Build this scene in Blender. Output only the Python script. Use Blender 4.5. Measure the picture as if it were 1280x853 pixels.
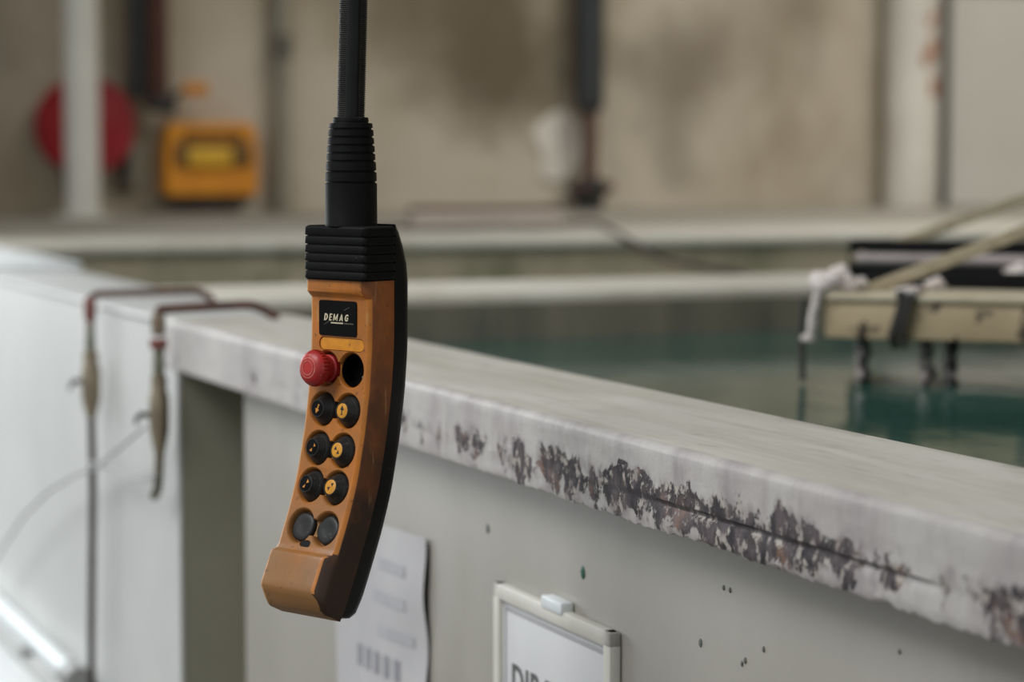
import bpy, bmesh, math, random
import numpy as np
from mathutils import Vector, Matrix, noise

for o in list(bpy.data.objects):
    bpy.data.objects.remove(o)
SC = bpy.context.scene
COL = SC.collection
PI = math.pi

# ------------------------------------------------------------------ camera
CZ = 1.40
FPX = 85 / 36 * 1280
TH = math.atan(236 / FPX)
cam_d = bpy.data.cameras.new('camera')
cam_d.lens = 85
cam_d.sensor_width = 36
cam_d.clip_start = 0.02
cam_d.dof.use_dof = True
cam_d.dof.focus_distance = 1.815
cam_d.dof.aperture_fstop = 4.6
cam = bpy.data.objects.new('camera', cam_d)
COL.objects.link(cam)
cam.location = (0, 0, CZ)
cam.rotation_euler = (PI / 2 - TH, 0, 0)
SC.camera = cam

# ------------------------------------------------------------------ light
world = bpy.data.worlds.new('world')
SC.world = world
world.use_nodes = True
world.node_tree.nodes['Background'].inputs[0].default_value = (0.94, 0.975, 1.0, 1)
world.node_tree.nodes['Background'].inputs[1].default_value = 0.50


def area(name, loc, target, sx, sy, power, color, spread=180):
    d = bpy.data.lights.new(name, 'AREA')
    d.shape = 'RECTANGLE'
    d.size, d.size_y, d.energy, d.color = sx, sy, power, color
    d.spread = math.radians(spread)
    o = bpy.data.objects.new(name, d)
    COL.objects.link(o)
    o.location = loc
    o.rotation_euler = (Vector(target) - Vector(loc)).to_track_quat('-Z', 'Y').to_euler()


area('window_light', (-3.2, 0.7, 4.9), (-0.5, 3.0, 1.0), 3.2, 2.4, 66, (0.97, 0.985, 1.0), 95)
area('aisle_fill', (-2.5, 5.2, 1.8), (-1.1, 4.3, 0.8), 1.7, 1.4, 26, (0.92, 0.97, 1.0), 110)  # fill lamp added in the aisle to brighten the left-hand panels
area('skylight', (2.6, 6.2, 5.5), (2.6, 8.0, 1.0), 2.4, 2.0, 110, (1.0, 0.98, 0.95), 120)
area('roof_light', (1.6, 2.6, 5.7), (1.6, 2.6, 0), 3.0, 3.0, 60, (1.0, 0.99, 0.96))

vs = SC.view_settings
vs.view_transform = 'Standard'
vs.look = 'None'
vs.gamma = 1
vs.use_curve_mapping = False
vs.exposure = 0.0

# ------------------------------------------------------------------ measuring helpers
FW = Vector((0, math.cos(TH), -math.sin(TH)))
UP = Vector((0, math.sin(TH), math.cos(TH)))
CAM = Vector((0, 0, CZ))


def ray(x, y):
    return FW + Vector((1, 0, 0)) * ((x - 640) / FPX) + UP * (-(y - 426.5) / FPX)


def at(x, y, z):
    d = ray(x, y)
    return CAM + d * ((z - CZ) / d.z)


def atd(x, y, Y):
    d = ray(x, y)
    return CAM + d * (Y / d.y)


TP = 0.038                      # the front sheet stands this far behind the rim's face
R = 1.183                       # height of the tank rims
WATER = 1.111
P1 = at(205, 398, R)
P2 = at(1280, 672, R)
U = (P2 - P1).normalized()      # along the tank front, towards the camera
NN = Vector((-U.y, U.x, 0))     # across the tank, away from the aisle
ROW_ROT = math.atan2(U.y, U.x)


def row(s, t, z):
    p = P1 + U * s + NN * t
    return Vector((p.x, p.y, z))


def on_front(x, y, t):
    d = ray(x, y)
    return CAM + d * (((P1 - CAM).dot(NN) + t) / d.dot(NN))


def on_wall(x, y, s):
    d = ray(x, y)
    return CAM + d * (((P1 - CAM).dot(U) + s) / d.dot(U))


def to_row(p):
    v = p - P1
    return Vector((v.dot(U), v.dot(NN), p.z))


# ------------------------------------------------------------------ objects
WM = {}


def thing(name, label, cat, loc=(0, 0, 0), rotz=0.0, group=None):
    o = bpy.data.objects.new(name, None)
    o.empty_display_size = 0.05
    COL.objects.link(o)
    o.location = loc
    o.rotation_euler = (0, 0, rotz)
    WM[o.name] = Matrix.Translation(Vector(loc)) @ Matrix.Rotation(rotz, 4, 'Z')
    o['label'] = label
    o['category'] = cat
    if group:
        o['group'] = group
    return o


class MB:
    """collects vertices and faces, then links them as one mesh object"""

    def __init__(self):
        self.v, self.f = [], []

    def add(self, vs_, fs_):
        k = len(self.v)
        self.v += [Vector(p) for p in vs_]
        self.f += [tuple(i + k for i in f) for f in fs_]
        return self

    def box(self, a, b):
        (x0, y0, z0), (x1, y1, z1) = a, b
        self.add([(x0, y0, z0), (x1, y0, z0), (x1, y1, z0), (x0, y1, z0), (x0, y0, z1), (x1, y0, z1), (x1, y1, z1), (x0, y1, z1)],
                 [(3, 2, 1, 0), (4, 5, 6, 7), (0, 1, 5, 4), (1, 2, 6, 5), (2, 3, 7, 6), (3, 0, 4, 7)])
        return self

    def bbox(self, a, b, r=0.004):
        """box with chamfered edges"""
        bm = bmesh.new()
        bmesh.ops.create_cube(bm, size=1)
        a, b = Vector(a), Vector(b)
        for v in bm.verts:
            v.co = Vector([(a[i] + b[i]) / 2 + v.co[i] * (b[i] - a[i]) for i in range(3)])
        bmesh.ops.bevel(bm, geom=list(bm.edges), offset=r, segments=2, affect='EDGES', profile=0.5)
        self.add([v.co.copy() for v in bm.verts], [[v.index for v in f.verts] for f in (bm.verts.index_update(), bm.faces)[1]])
        bm.free()
        return self

    def loft(self, rings, close=True, cap=True):
        n = len(rings[0])
        k = len(self.v)
        for r in rings:
            self.v += [Vector(p) for p in r]
        m = n if close else n - 1
        for i in range(len(rings) - 1):
            for j in range(m):
                a, b = k + i * n + j, k + i * n + (j + 1) % n
                self.f.append((a, b, b + n, a + n))
        if cap and close:
            self.f.append(tuple(k + j for j in range(n))[::-1])
            self.f.append(tuple(k + (len(rings) - 1) * n + j for j in range(n)))
        return self

    def tube(self, path, r, n=12, cap=True):
        path = [Vector(p) for p in path]
        rs = r if isinstance(r, (list, tuple)) else [r] * len(path)
        rings, prev = [], None
        for i, p in enumerate(path):
            t = (path[min(i + 1, len(path) - 1)] - path[max(i - 1, 0)]).normalized()
            if prev is None:
                a = Vector((0, 0, 1)) if abs(t.z) < 0.9 else Vector((1, 0, 0))
                prev = t.cross(a).normalized()
            x = (prev - t * prev.dot(t)).normalized()
            y = t.cross(x)
            prev = x
            rings.append([p + (x * math.cos(2 * PI * j / n) + y * math.sin(2 * PI * j / n)) * rs[i] for j in range(n)])
        return self.loft(rings, True, cap)

    def lathe(self, prof, n=32, M=None, cap=True, wave=None):
        """profile of (radius, height) about local z"""
        rings = []
        for r, h in prof:
            rg = []
            for j in range(n):
                a = 2 * PI * j / n
                rr = r if wave is None else r + wave(r, h, j)
                p = Vector((rr * math.cos(a), rr * math.sin(a), h))
                rg.append(M @ p if M is not None else p)
            rings.append(rg)
        return self.loft(rings, True, cap)

    def build(self, name, mat, parent=None, world=False, loc=None, smooth=35, **props):
        me = bpy.data.meshes.new(name)
        vs_ = self.v
        if world and parent is not None:
            p = parent
            while p.parent is not None:
                p = p.parent
            inv = WM[p.name].inverted()
            vs_ = [inv @ v for v in vs_]
        if parent is None and loc is not None:
            l = Vector(loc)
            vs_ = [v - l for v in vs_]
        me.from_pydata([tuple(v) for v in vs_], [], self.f)
        return link(name, me, mat, parent, loc, smooth, **props)


def link(name, me, mat, parent=None, loc=None, smooth=35, fix=True, **props):
    me.name = name
    if fix:
        bm = bmesh.new()
        bm.from_mesh(me)
        bmesh.ops.recalc_face_normals(bm, faces=bm.faces)
        bm.to_mesh(me)
        bm.free()
    me.materials.clear()
    me.materials.append(mat)
    if smooth:
        me.shade_smooth()
        me.set_sharp_from_angle(angle=math.radians(smooth))
    o = bpy.data.objects.new(name, me)
    COL.objects.link(o)
    if parent is not None:
        o.parent = parent
    elif loc is not None:
        o.location = loc
        WM[o.name] = Matrix.Translation(Vector(loc))
    else:
        WM[o.name] = Matrix.Identity(4)
    for k, v in props.items():
        o[k] = v
    return o


def top(mb, name, mat, loc, label, cat, smooth=35, **p):
    return mb.build(name, mat, None, False, loc, smooth, label=label, category=cat, **p)


def structure(mb, name, mat, **p):
    return mb.build(name, mat, None, False, None, 35, kind='structure', **p)


# ------------------------------------------------------------------ materials
def srgb(r, g, b):
    f = lambda c: (c / 255 / 12.92) if c / 255 <= 0.04045 else ((c / 255 + 0.055) / 1.055) ** 2.4
    return (f(r), f(g), f(b), 1)


class NT:
    def __init__(self, name):
        self.m = bpy.data.materials.new(name)
        self.m.use_nodes = True
        self.t = self.m.node_tree
        self.b = self.t.nodes['Principled BSDF']
        self.co = self.t.nodes.new('ShaderNodeTexCoord').outputs['Object']

    def put(self, sock, v):
        if isinstance(v, bpy.types.NodeSocket):
            self.t.links.new(v, sock)
        else:
            sock.default_value = v

    def map(self, scale=(1, 1, 1), loc=(0, 0, 0)):
        n = self.t.nodes.new('ShaderNodeMapping')
        self.t.links.new(self.co, n.inputs[0])
        n.inputs['Scale'].default_value = scale
        n.inputs['Location'].default_value = loc
        return n.outputs[0]

    def noise(self, scale=5, detail=5, rough=0.55, vec=None, dist=0.0):
        n = self.t.nodes.new('ShaderNodeTexNoise')
        self.t.links.new(vec or self.co, n.inputs['Vector'])
        n.inputs['Scale'].default_value = scale
        n.inputs['Detail'].default_value = detail
        n.inputs['Roughness'].default_value = rough
        n.inputs['Distortion'].default_value = dist
        return n.outputs['Fac']

    def ramp(self, fac, stops, interp='LINEAR'):
        n = self.t.nodes.new('ShaderNodeValToRGB')
        n.color_ramp.interpolation = interp
        e = n.color_ramp.elements
        while len(e) < len(stops):
            e.new(0.5)
        for i, (p, c) in enumerate(stops):
            e[i].position = p
            e[i].color = c if isinstance(c, tuple) else (c, c, c, 1)
        self.put(n.inputs[0], fac)
        return n.outputs[0]

    def mix(self, fac, a, b):
        n = self.t.nodes.new('ShaderNodeMix')
        n.data_type = 'RGBA'
        self.put(n.inputs[0], fac)
        self.put(n.inputs[6], a)
        self.put(n.inputs[7], b)
        return n.outputs[2]

    def math(self, op, a, b=0.0, clamp=False):
        n = self.t.nodes.new('ShaderNodeMath')
        n.operation = op
        n.use_clamp = clamp
        self.put(n.inputs[0], a)
        self.put(n.inputs[1], b)
        return n.outputs[0]

    def sep(self, vec=None):
        n = self.t.nodes.new('ShaderNodeSeparateXYZ')
        self.t.links.new(vec or self.co, n.inputs[0])
        return n.outputs

    def bump(self, h, strength=0.3, dist=0.002):
        n = self.t.nodes.new('ShaderNodeBump')
        n.inputs['Strength'].default_value = strength
        n.inputs['Distance'].default_value = dist
        self.put(n.inputs['Height'], h)
        self.t.links.new(n.outputs[0], self.b.inputs['Normal'])

    def done(self, color, rough=0.6, metal=0.0, spec=0.5):
        self.put(self.b.inputs['Base Color'], color)
        self.put(self.b.inputs['Roughness'], rough)
        self.put(self.b.inputs['Metallic'], metal)
        self.put(self.b.inputs['Specular IOR Level'], spec)
        return self.m


def grimy(name, c1, c2, scale=6, lo=0.4, hi=0.65, rough=0.6, metal=0.0, stretch=(1, 1, 1), bump=0.15, c3=None, scale3=20, lo3=.6, hi3=.7, bd=0.001, spec=0.5):
    n = NT(name)
    v = n.map(stretch)
    k = n.ramp(n.noise(scale, 6, 0.6, v), [(lo, 0.0), (hi, 1.0)])
    c = n.mix(k, c1, c2)
    if c3:
        k3 = n.ramp(n.noise(scale3, 5, 0.6, v, 0.3), [(lo3, 0.0), (hi3, 1.0)])
        c = n.mix(k3, c, c3)
    if bump:
        n.bump(n.noise(scale * 6, 4, 0.6), bump, bd)
    return n.done(c, rough, metal, spec)


M = {}


def wall_mat():
    n = NT('dirty_concrete')
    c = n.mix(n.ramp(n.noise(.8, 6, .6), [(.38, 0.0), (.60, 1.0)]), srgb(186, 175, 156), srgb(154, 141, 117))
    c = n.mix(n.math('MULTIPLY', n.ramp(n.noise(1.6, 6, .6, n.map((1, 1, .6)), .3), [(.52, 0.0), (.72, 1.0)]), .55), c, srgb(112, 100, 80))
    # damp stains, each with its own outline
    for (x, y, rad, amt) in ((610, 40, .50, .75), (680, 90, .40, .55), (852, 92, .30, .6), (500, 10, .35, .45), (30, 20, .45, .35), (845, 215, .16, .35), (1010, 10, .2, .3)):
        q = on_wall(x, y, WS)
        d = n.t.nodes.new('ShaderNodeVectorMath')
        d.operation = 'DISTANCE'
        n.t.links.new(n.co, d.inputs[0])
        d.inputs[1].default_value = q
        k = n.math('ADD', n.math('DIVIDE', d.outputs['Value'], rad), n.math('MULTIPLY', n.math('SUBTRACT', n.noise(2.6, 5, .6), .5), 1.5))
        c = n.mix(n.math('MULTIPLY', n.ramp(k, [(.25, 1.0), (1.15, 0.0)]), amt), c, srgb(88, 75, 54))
    n.bump(n.noise(6, 4, .6), .1, .002)
    return n.done(c, .9)


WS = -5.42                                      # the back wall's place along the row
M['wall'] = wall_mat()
M['wall_light'] = grimy('pale_concrete', srgb(196, 194, 184), srgb(188, 184, 172), 1.2, rough=0.85)
M['cladding'] = grimy('dark_cladding', srgb(62, 64, 60), srgb(48, 48, 45), 2, rough=0.7)
M['floor'] = grimy('grey_floor', srgb(120, 118, 110), srgb(95, 92, 86), 2, rough=0.8)
M['ceiling'] = grimy('roof_sheet', srgb(110, 112, 110), srgb(90, 92, 92), 2, rough=0.7)
M['cream'] = grimy('cream_post', srgb(205, 200, 188), srgb(190, 184, 172), 3, c3=srgb(150, 104, 76), scale3=7, lo3=.64, hi3=.72, rough=0.6)
M['white'] = grimy('white_paint', srgb(210, 208, 197), srgb(200, 198, 187), 3, rough=0.5)
M['panel_white'] = grimy('white_sheet', srgb(228, 230, 229), srgb(218, 221, 221), 2.5, rough=0.45, bump=0.04)
M['panel_mid'] = grimy('pale_sheet', srgb(197, 197, 194), srgb(188, 189, 187), 2.5, rough=0.45, bump=0.04)
M['panel'] = grimy('grey_sheet', srgb(156, 152, 143), srgb(147, 143, 133), 3.0, rough=0.45, bump=0.05, stretch=(1, 1, 0.5), c3=srgb(140, 136, 124), scale3=5, lo3=.55, hi3=.8)
M['recess'] = grimy('recess_sheet', srgb(152, 149, 130), srgb(138, 135, 118), 3, rough=0.6)
M['rim'] = grimy('rim_paint', srgb(198, 194, 182), srgb(184, 178, 163), 4, rough=0.55, c3=srgb(172, 166, 150), scale3=9, lo3=.58, hi3=.75)
M['inner'] = grimy('stained_lining', srgb(128, 122, 106), srgb(100, 96, 82), 3.5, rough=0.6, stretch=(2.2, 2.2, 0.4), c3=srgb(78, 82, 72), scale3=4, lo3=.52, hi3=.7)
M['inner_green'] = grimy('green_stained_lining', srgb(176, 164, 140), srgb(150, 142, 118), 3, rough=0.6, stretch=(1.5, 1.5, 1), c3=srgb(118, 118, 92), scale3=4, lo3=.5, hi3=.7)
M['deck'] = grimy('deck_concrete', srgb(160, 154, 142), srgb(146, 140, 126), 2, rough=0.8)
M['black_rubber'] = grimy('black_rubber', srgb(13, 13, 12), srgb(19, 19, 18), 60, 0.45, 0.7, rough=0.55, spec=.14, bump=0.2, bd=0.0003, c3=srgb(92, 90, 84), scale3=420, lo3=.70, hi3=.76)
M['black_plastic'] = grimy('black_plastic', srgb(13, 13, 13), srgb(20, 20, 19), 45, 0.4, 0.7, rough=0.36, spec=.25, bump=0.15, bd=0.0003, c3=srgb(90, 88, 82), scale3=300, lo3=.70, hi3=.78)
M['void'] = grimy('black_socket', srgb(7, 7, 7), srgb(10, 10, 10), 60, rough=0.4, bump=0, spec=.12)
M['button_rubber'] = grimy('button_rubber', srgb(32, 32, 31), srgb(42, 41, 39), 90, 0.45, 0.7, rough=0.45, spec=.35, bump=0.15, bd=0.0003, c3=srgb(96, 93, 88), scale3=330, lo3=.64, hi3=.74)
M['gloss_black'] = grimy('gloss_black', srgb(8, 8, 8), srgb(12, 12, 12), 80, rough=0.3, bump=0, spec=.1, c3=srgb(50, 48, 44), scale3=200, lo3=.70, hi3=.74)
M['letter'] = grimy('letter_beige', srgb(205, 195, 165), srgb(190, 178, 150), 200, rough=0.6, bump=0)
M['letter_dim'] = grimy('letter_dim', srgb(120, 112, 95), srgb(105, 98, 84), 200, rough=0.6, bump=0)
M['yellow_strip'] = grimy('yellow_strip', srgb(214, 142, 30), srgb(196, 124, 26), 90, rough=0.4, bump=0.05, c3=srgb(120, 80, 40), scale3=160, lo3=.66, hi3=.72)
M['red'] = grimy('red_plastic', srgb(176, 38, 34), srgb(150, 30, 30), 70, rough=0.42, bump=0.15, bd=0.0004, c3=srgb(190, 120, 100), scale3=260, lo3=.64, hi3=.72)
M['red_ring'] = grimy('red_ring', srgb(198, 128, 110), srgb(176, 80, 70), 200, rough=0.6, bump=0)
M['disc_yellow'] = grimy('disc_yellow', srgb(216, 150, 36), srgb(196, 132, 34), 150, rough=0.45, bump=0)
M['mark_orange'] = grimy('mark_orange', srgb(214, 142, 50), srgb(190, 120, 44), 150, rough=0.5, bump=0)
M['mark_black'] = grimy('mark_black', srgb(22, 22, 22), srgb(30, 30, 30), 150, rough=0.5, bump=0)
M['cable'] = grimy('cable_rubber', srgb(38, 38, 36), srgb(54, 52, 48), 40, rough=0.5, spec=.3, bump=0.1, bd=0.0003, c3=srgb(104, 100, 92), scale3=160, lo3=.66, hi3=.76)
M['rust_pipe'] = grimy('rusty_pipe', srgb(92, 62, 50), srgb(70, 50, 44), 20, rough=0.7, c3=srgb(140, 120, 104), scale3=30, lo3=.6, hi3=.7)
M['green_fit'] = grimy('verdigris_fitting', srgb(108, 112, 96), srgb(128, 104, 84), 25, rough=0.6)
M['brass'] = grimy('dull_brass', srgb(142, 130, 108), srgb(116, 104, 86), 30, rough=0.5, metal=0.25)
M['dark_hose'] = grimy('dark_hose', srgb(44, 34, 34), srgb(62, 44, 42), 15, rough=0.5)
M['red_fit'] = grimy('red_fitting', srgb(124, 72, 62), srgb(106, 62, 54), 30, rough=0.6)
M['dark_metal'] = grimy('dark_metal', srgb(40, 40, 38), srgb(58, 54, 50), 14, rough=0.6)
M['black_iron'] = grimy('black_iron', srgb(8, 9, 9), srgb(14, 14, 13), 14, rough=0.7, spec=.12)
M['beam'] = grimy('beige_beam', srgb(176, 158, 126), srgb(160, 142, 110), 8, rough=0.6, c3=srgb(66, 54, 42), scale3=34, lo3=.57, hi3=.62)
M['beam_flange'] = grimy('beige_flange', srgb(190, 180, 156), srgb(172, 160, 134), 10, rough=0.6)
M['crust'] = grimy('white_crust', srgb(206, 198, 192), srgb(176, 164, 156), 18, rough=0.9, bump=0.5, bd=0.004)
M['grey_rod'] = grimy('grey_rod', srgb(158, 148, 146), srgb(136, 126, 122), 12, rough=0.55)
M['sling'] = grimy('beige_sling', srgb(172, 160, 134), srgb(150, 138, 112), 60, rough=0.9, bump=0.4)
M['paper'] = grimy('paper', srgb(184, 182, 182), srgb(175, 173, 174), 6, rough=0.8, bump=0.1, bd=0.002)
M['ink_grey'] = grimy('grey_ink', srgb(164, 163, 166), srgb(174, 173, 175), 30, rough=0.8, bump=0)
M['ink_dark'] = grimy('dark_ink', srgb(142, 141, 146), srgb(132, 131, 137), 40, rough=0.8, bump=0)
M['ink_black'] = grimy('black_ink', srgb(84, 84, 84), srgb(100, 100, 98), 40, rough=0.6, bump=0)
M['sign_board'] = grimy('sign_board', srgb(212, 212, 212), srgb(206, 206, 206), 6, rough=0.4, bump=0)
M['sign_frame'] = grimy('sign_frame', srgb(212, 210, 200), srgb(202, 199, 188), 10, rough=0.5)
M['green_paint'] = grimy('green_paint', srgb(38, 86, 70), srgb(44, 92, 78), 60, rough=0.5, bump=0)
M['speck'] = grimy('dark_speck', srgb(104, 106, 100), srgb(88, 90, 86), 60, rough=0.6, bump=0)
M['hose_red'] = grimy('reel_red', srgb(150, 8, 26), srgb(132, 8, 22), 8, rough=0.5)
M['yellow_case'] = grimy('yellow_case', srgb(214, 140, 26), srgb(200, 126, 22), 6, rough=0.5)
M['case_light'] = grimy('case_badge', srgb(214, 168, 44), srgb(204, 158, 40), 6, rough=0.5)
M['case_dark'] = grimy('case_dark', srgb(116, 82, 28), srgb(96, 68, 28), 6, rough=0.6)
M['orange_handle'] = grimy('orange_handle', srgb(206, 134, 34), srgb(190, 120, 30), 10, rough=0.5)
M['brown_pipe'] = grimy('brown_pipe', srgb(82, 48, 36), srgb(64, 40, 32), 5, rough=0.6)
M['green_pipe'] = grimy('grey_green_pipe', srgb(138, 134, 118), srgb(124, 120, 104), 4, rough=0.6)
M['black_pipe'] = grimy('black_pipe', srgb(44, 48, 48), srgb(36, 40, 40), 4, rough=0.45)
M['plaster'] = grimy('pale_plaster', srgb(212, 206, 194), srgb(200, 193, 180), 8, rough=0.9)
M['plank'] = grimy('pale_plank', srgb(190, 178, 166), srgb(172, 160, 148), 8, rough=0.8, stretch=(0.3, 3, 3))
M['hose_grey'] = grimy('grey_hose', srgb(150, 150, 148), srgb(135, 135, 132), 30, rough=0.5)
M['pvc'] = grimy('white_pvc', srgb(226, 232, 232), srgb(216, 222, 222), 10, rough=0.3, bump=0)
M['ledge'] = grimy('beige_ledge', srgb(196, 188, 178), srgb(184, 176, 164), 4, rough=0.6)


def orange_mat(name, c1, c2, dirt, lo, hi, amt, dust, dust_amt, reach=3.2):
    n = NT(name)
    base = n.mix(n.ramp(n.noise(30, 4), [(.35, 0.0), (.7, 1.0)]), c1, c2)
    k = n.ramp(n.math('ADD', n.math('MULTIPLY', n.noise(22, 8, .62), .6), n.math('MULTIPLY', n.noise(75, 6, .6, n.map((1, 1, .5))), .4)), [(lo, 0.0), (hi, 1.0)])
    c = n.mix(n.math('MULTIPLY', k, amt), base, dirt)
    # grime rubbed in towards the lower, hand-held end
    z = n.sep()[2]
    low = n.ramp(n.math('ADD', n.math('MULTIPLY', n.math('ADD', z, .19), reach), n.math('MULTIPLY', n.math('SUBTRACT', n.noise(28, 6), .5), .5)), [(.08, 1.0), (.34, 0.0)])
    c = n.mix(n.math('MULTIPLY', low, dust_amt), c, dust)
    # fine scratches and pits
    sc = n.ramp(n.noise(110, 3, 0.5, n.map((1.0, 1, 0.22))), [(.66, 0.0), (.73, 1.0)])
    c = n.mix(n.math('MULTIPLY', sc, 0.45), c, srgb(186, 146, 96))
    pit = n.ramp(n.noise(210, 3, 0.6), [(.64, 0.0), (.70, 1.0)])
    c = n.mix(n.math('MULTIPLY', pit, 0.6), c, srgb(70, 46, 28))
    n.bump(n.noise(260, 5, 0.65), 0.2, 0.0003)
    return n.done(c, n.ramp(n.noise(40, 4), [(.3, 0.42), (.7, 0.62)]))


M['orange'] = orange_mat('orange_plastic', srgb(196, 114, 24), srgb(180, 102, 24), srgb(146, 94, 42), .36, .60, .88, srgb(134, 98, 58), .85)
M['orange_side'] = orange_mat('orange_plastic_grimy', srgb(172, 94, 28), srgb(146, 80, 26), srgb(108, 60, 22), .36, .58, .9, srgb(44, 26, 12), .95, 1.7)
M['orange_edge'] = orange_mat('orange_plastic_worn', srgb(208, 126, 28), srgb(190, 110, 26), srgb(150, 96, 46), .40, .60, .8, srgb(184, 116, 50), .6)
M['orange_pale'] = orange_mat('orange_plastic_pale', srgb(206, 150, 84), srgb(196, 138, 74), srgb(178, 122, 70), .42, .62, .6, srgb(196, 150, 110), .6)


def lip_mat():
    n = NT('peeling_white_paint')
    s, t, z = n.sep()[0:3]
    face = n.ramp(t, [(0.0, 1.0), (.004, 1.0), (.010, 0.0)])
    c = n.mix(n.ramp(n.noise(5, 6, .6, n.map((.5, 3, 1))), [(.35, 0.0), (.7, 1.0)]), srgb(198, 195, 186), srgb(180, 175, 163))
    c = n.mix(n.math('MULTIPLY', n.ramp(n.noise(16, 6, .65, n.map((.22, 3, .9))), [(.48, 0.0), (.7, 1.0)]), .5), c, srgb(154, 147, 134))
    c = n.mix(n.math('MULTIPLY', n.ramp(n.noise(55, 5, .6, n.map((.3, 1.5, 1))), [(.58, 0.0), (.72, 1.0)]), .4), c, srgb(140, 132, 118))
    c = n.mix(n.math('MULTIPLY', face, .6), c, srgb(176, 171, 170))
    # purple-grey vertical smears on the face
    sm = n.ramp(n.noise(14, 6, .65, n.map((1, 1, .3))), [(.44, 0.0), (.68, 1.0)])
    c = n.mix(n.math('MULTIPLY', n.math('MULTIPLY', sm, face), .7), c, srgb(132, 121, 126))
    # peeled patches on the lower face
    hgt = n.math('DIVIDE', n.math('SUBTRACT', z, 1.120), 0.063)
    sdiv = n.math('DIVIDE', s, 2.5)
    shift = lambda st: [(p_, v_ + .3) for p_, v_ in st]
    along = n.ramp(sdiv, shift([(.10, -.16), (.36, -.05), (.43, .05), (.47, -.01), (.495, .06), (.54, .16), (.575, .09), (.60, .20), (.68, .19), (.72, .08), (.75, -.06), (.765, .12), (.80, .16)]))
    up_ = n.ramp(hgt, shift([(0.0, .06), (.15, .16), (.34, .24), (.50, .14), (.66, -.04), (.85, -.28)]))
    bias = n.math('SUBTRACT', n.math('ADD', along, up_), .6)
    blot = n.noise(30, 9, .70, n.map((1.0, 1, .85)), .3)
    big = n.noise(8.5, 2, .5, n.map((1, 1, .3), (.37, 0, 0)))
    val = n.math('ADD', n.math('MULTIPLY', n.math('SUBTRACT', blot, .5), 1.35), n.math('MULTIPLY', n.math('SUBTRACT', big, .5), .75))
    val = n.math('ADD', val, bias)
    pk = n.math('MULTIPLY', n.ramp(val, [(.225, 0.0), (.262, 1.0)]), face)
    rust = n.ramp(n.noise(30, 6, .62, n.map((1, 1, .6))), [(.30, srgb(30, 28, 33)), (.50, srgb(44, 39, 43)), (.58, srgb(68, 57, 58)), (.655, srgb(132, 96, 72)), (.69, srgb(118, 102, 106)), (.76, srgb(150, 138, 136))])
    c = n.mix(pk, c, rust)
    # paint crust left standing inside the patches
    crust = n.math('MULTIPLY', n.ramp(n.noise(85, 6, .68, n.map((1, 1, .8))), [(.53, 0.0), (.57, 1.0)]), pk)
    c = n.mix(n.math('MULTIPLY', crust, .85), c, srgb(186, 178, 168))
    # thin stain round the patches
    halo = n.math('MULTIPLY', n.ramp(val, [(.06, 0.0), (.22, .5)]), face)
    c = n.mix(n.math('MULTIPLY', halo, n.ramp(n.noise(70, 5, .65, n.map((1, 1, .5))), [(.45, 0.0), (.6, 1.0)])), c, srgb(112, 100, 102))
    # rusted fold line
    seam = n.math('MULTIPLY', n.ramp(hgt, [(.285, 0.0), (.305, 1.0), (.345, 1.0), (.365, 0.0)]), n.ramp(sdiv, [(.50, 0.0), (.60, .85), (.725, .85), (.75, .1)]))
    c = n.mix(n.math('MULTIPLY', n.math('MULTIPLY', seam, face), n.ramp(n.noise(22, 4), [(.3, .3), (.5, 1.0)])), c, srgb(48, 42, 44))
    h = n.math('ADD', n.math('MULTIPLY', n.noise(60, 6, .65), .6), n.math('ADD', n.math('MULTIPLY', pk, -.8), n.math('MULTIPLY', crust, .8)))
    n.bump(h, .6, .0022)
    return n.done(c, n.mix(pk, (.55, .55, .55, 1), (.75, .75, .75, 1)))


M['lip'] = lip_mat()


def water_mat():
    n = NT('green_bath')
    n.bump(n.noise(7, 3, .5, n.map((1, 1.6, 1))), .12, .012)
    c = n.mix(n.ramp(n.noise(3, 4), [(.4, 0.0), (.7, 1.0)]), srgb(42, 74, 66), srgb(56, 88, 79))
    n.b.inputs['IOR'].default_value = 1.33
    return n.done(c, .09, 0.0, .32)


M['water'] = water_mat()

# ------------------------------------------------------------------ the hall
WS = -5.42                                      # the back wall's place along the row


def slab(mb, s0, s1, t0, t1, z0, z1):
    v = [row(s, t, z) for z in (z0, z1) for (s, t) in ((s0, t0), (s1, t0), (s1, t1), (s0, t1))]
    return mb.add(v, [(3, 2, 1, 0), (4, 5, 6, 7), (0, 1, 5, 4), (1, 2, 6, 5), (2, 3, 7, 6), (3, 0, 4, 7)])


structure(slab(MB(), -6.0, 7.0, -4.0, 7.0, -0.1, 0.0), 'floor', M['floor'])
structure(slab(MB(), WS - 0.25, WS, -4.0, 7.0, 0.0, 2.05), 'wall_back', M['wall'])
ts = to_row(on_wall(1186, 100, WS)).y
structure(slab(MB(), WS + 0.0005, WS + 0.012, ts, 6.79, R, 2.05), 'trim_2', M['wall_light'])  # paler facing on the wall right of the column
mb = MB()
slab(mb, WS - 0.25, WS - 0.05, -4.0, 7.0, 2.05, 6.0)
for k in range(36):
    slab(mb, WS - 0.05, WS - 0.015, -3.9 + k * 0.3, -3.75 + k * 0.3, 2.05, 6.0)
structure(mb, 'trim_1', M['cladding'])
structure(slab(MB(), -6.0, 7.0, 6.8, 7.0, 0.0, 6.0), 'wall_right', M['wall'])
structure(slab(MB(), -6.0, 7.0, -4.0, 7.0, 6.0, 6.1), 'ceiling', M['ceiling'])

# ------------------------------------------------------------------ the main tank (local axes: along, across, up)
tank = thing('dipping_tank', 'pale dipping tank in the foreground with rust-flaked rim and green bath', 'tank', row(0, 0, 0), ROW_ROT)
T2 = 2.3
S1 = 3.0
RW = 0.175
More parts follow.
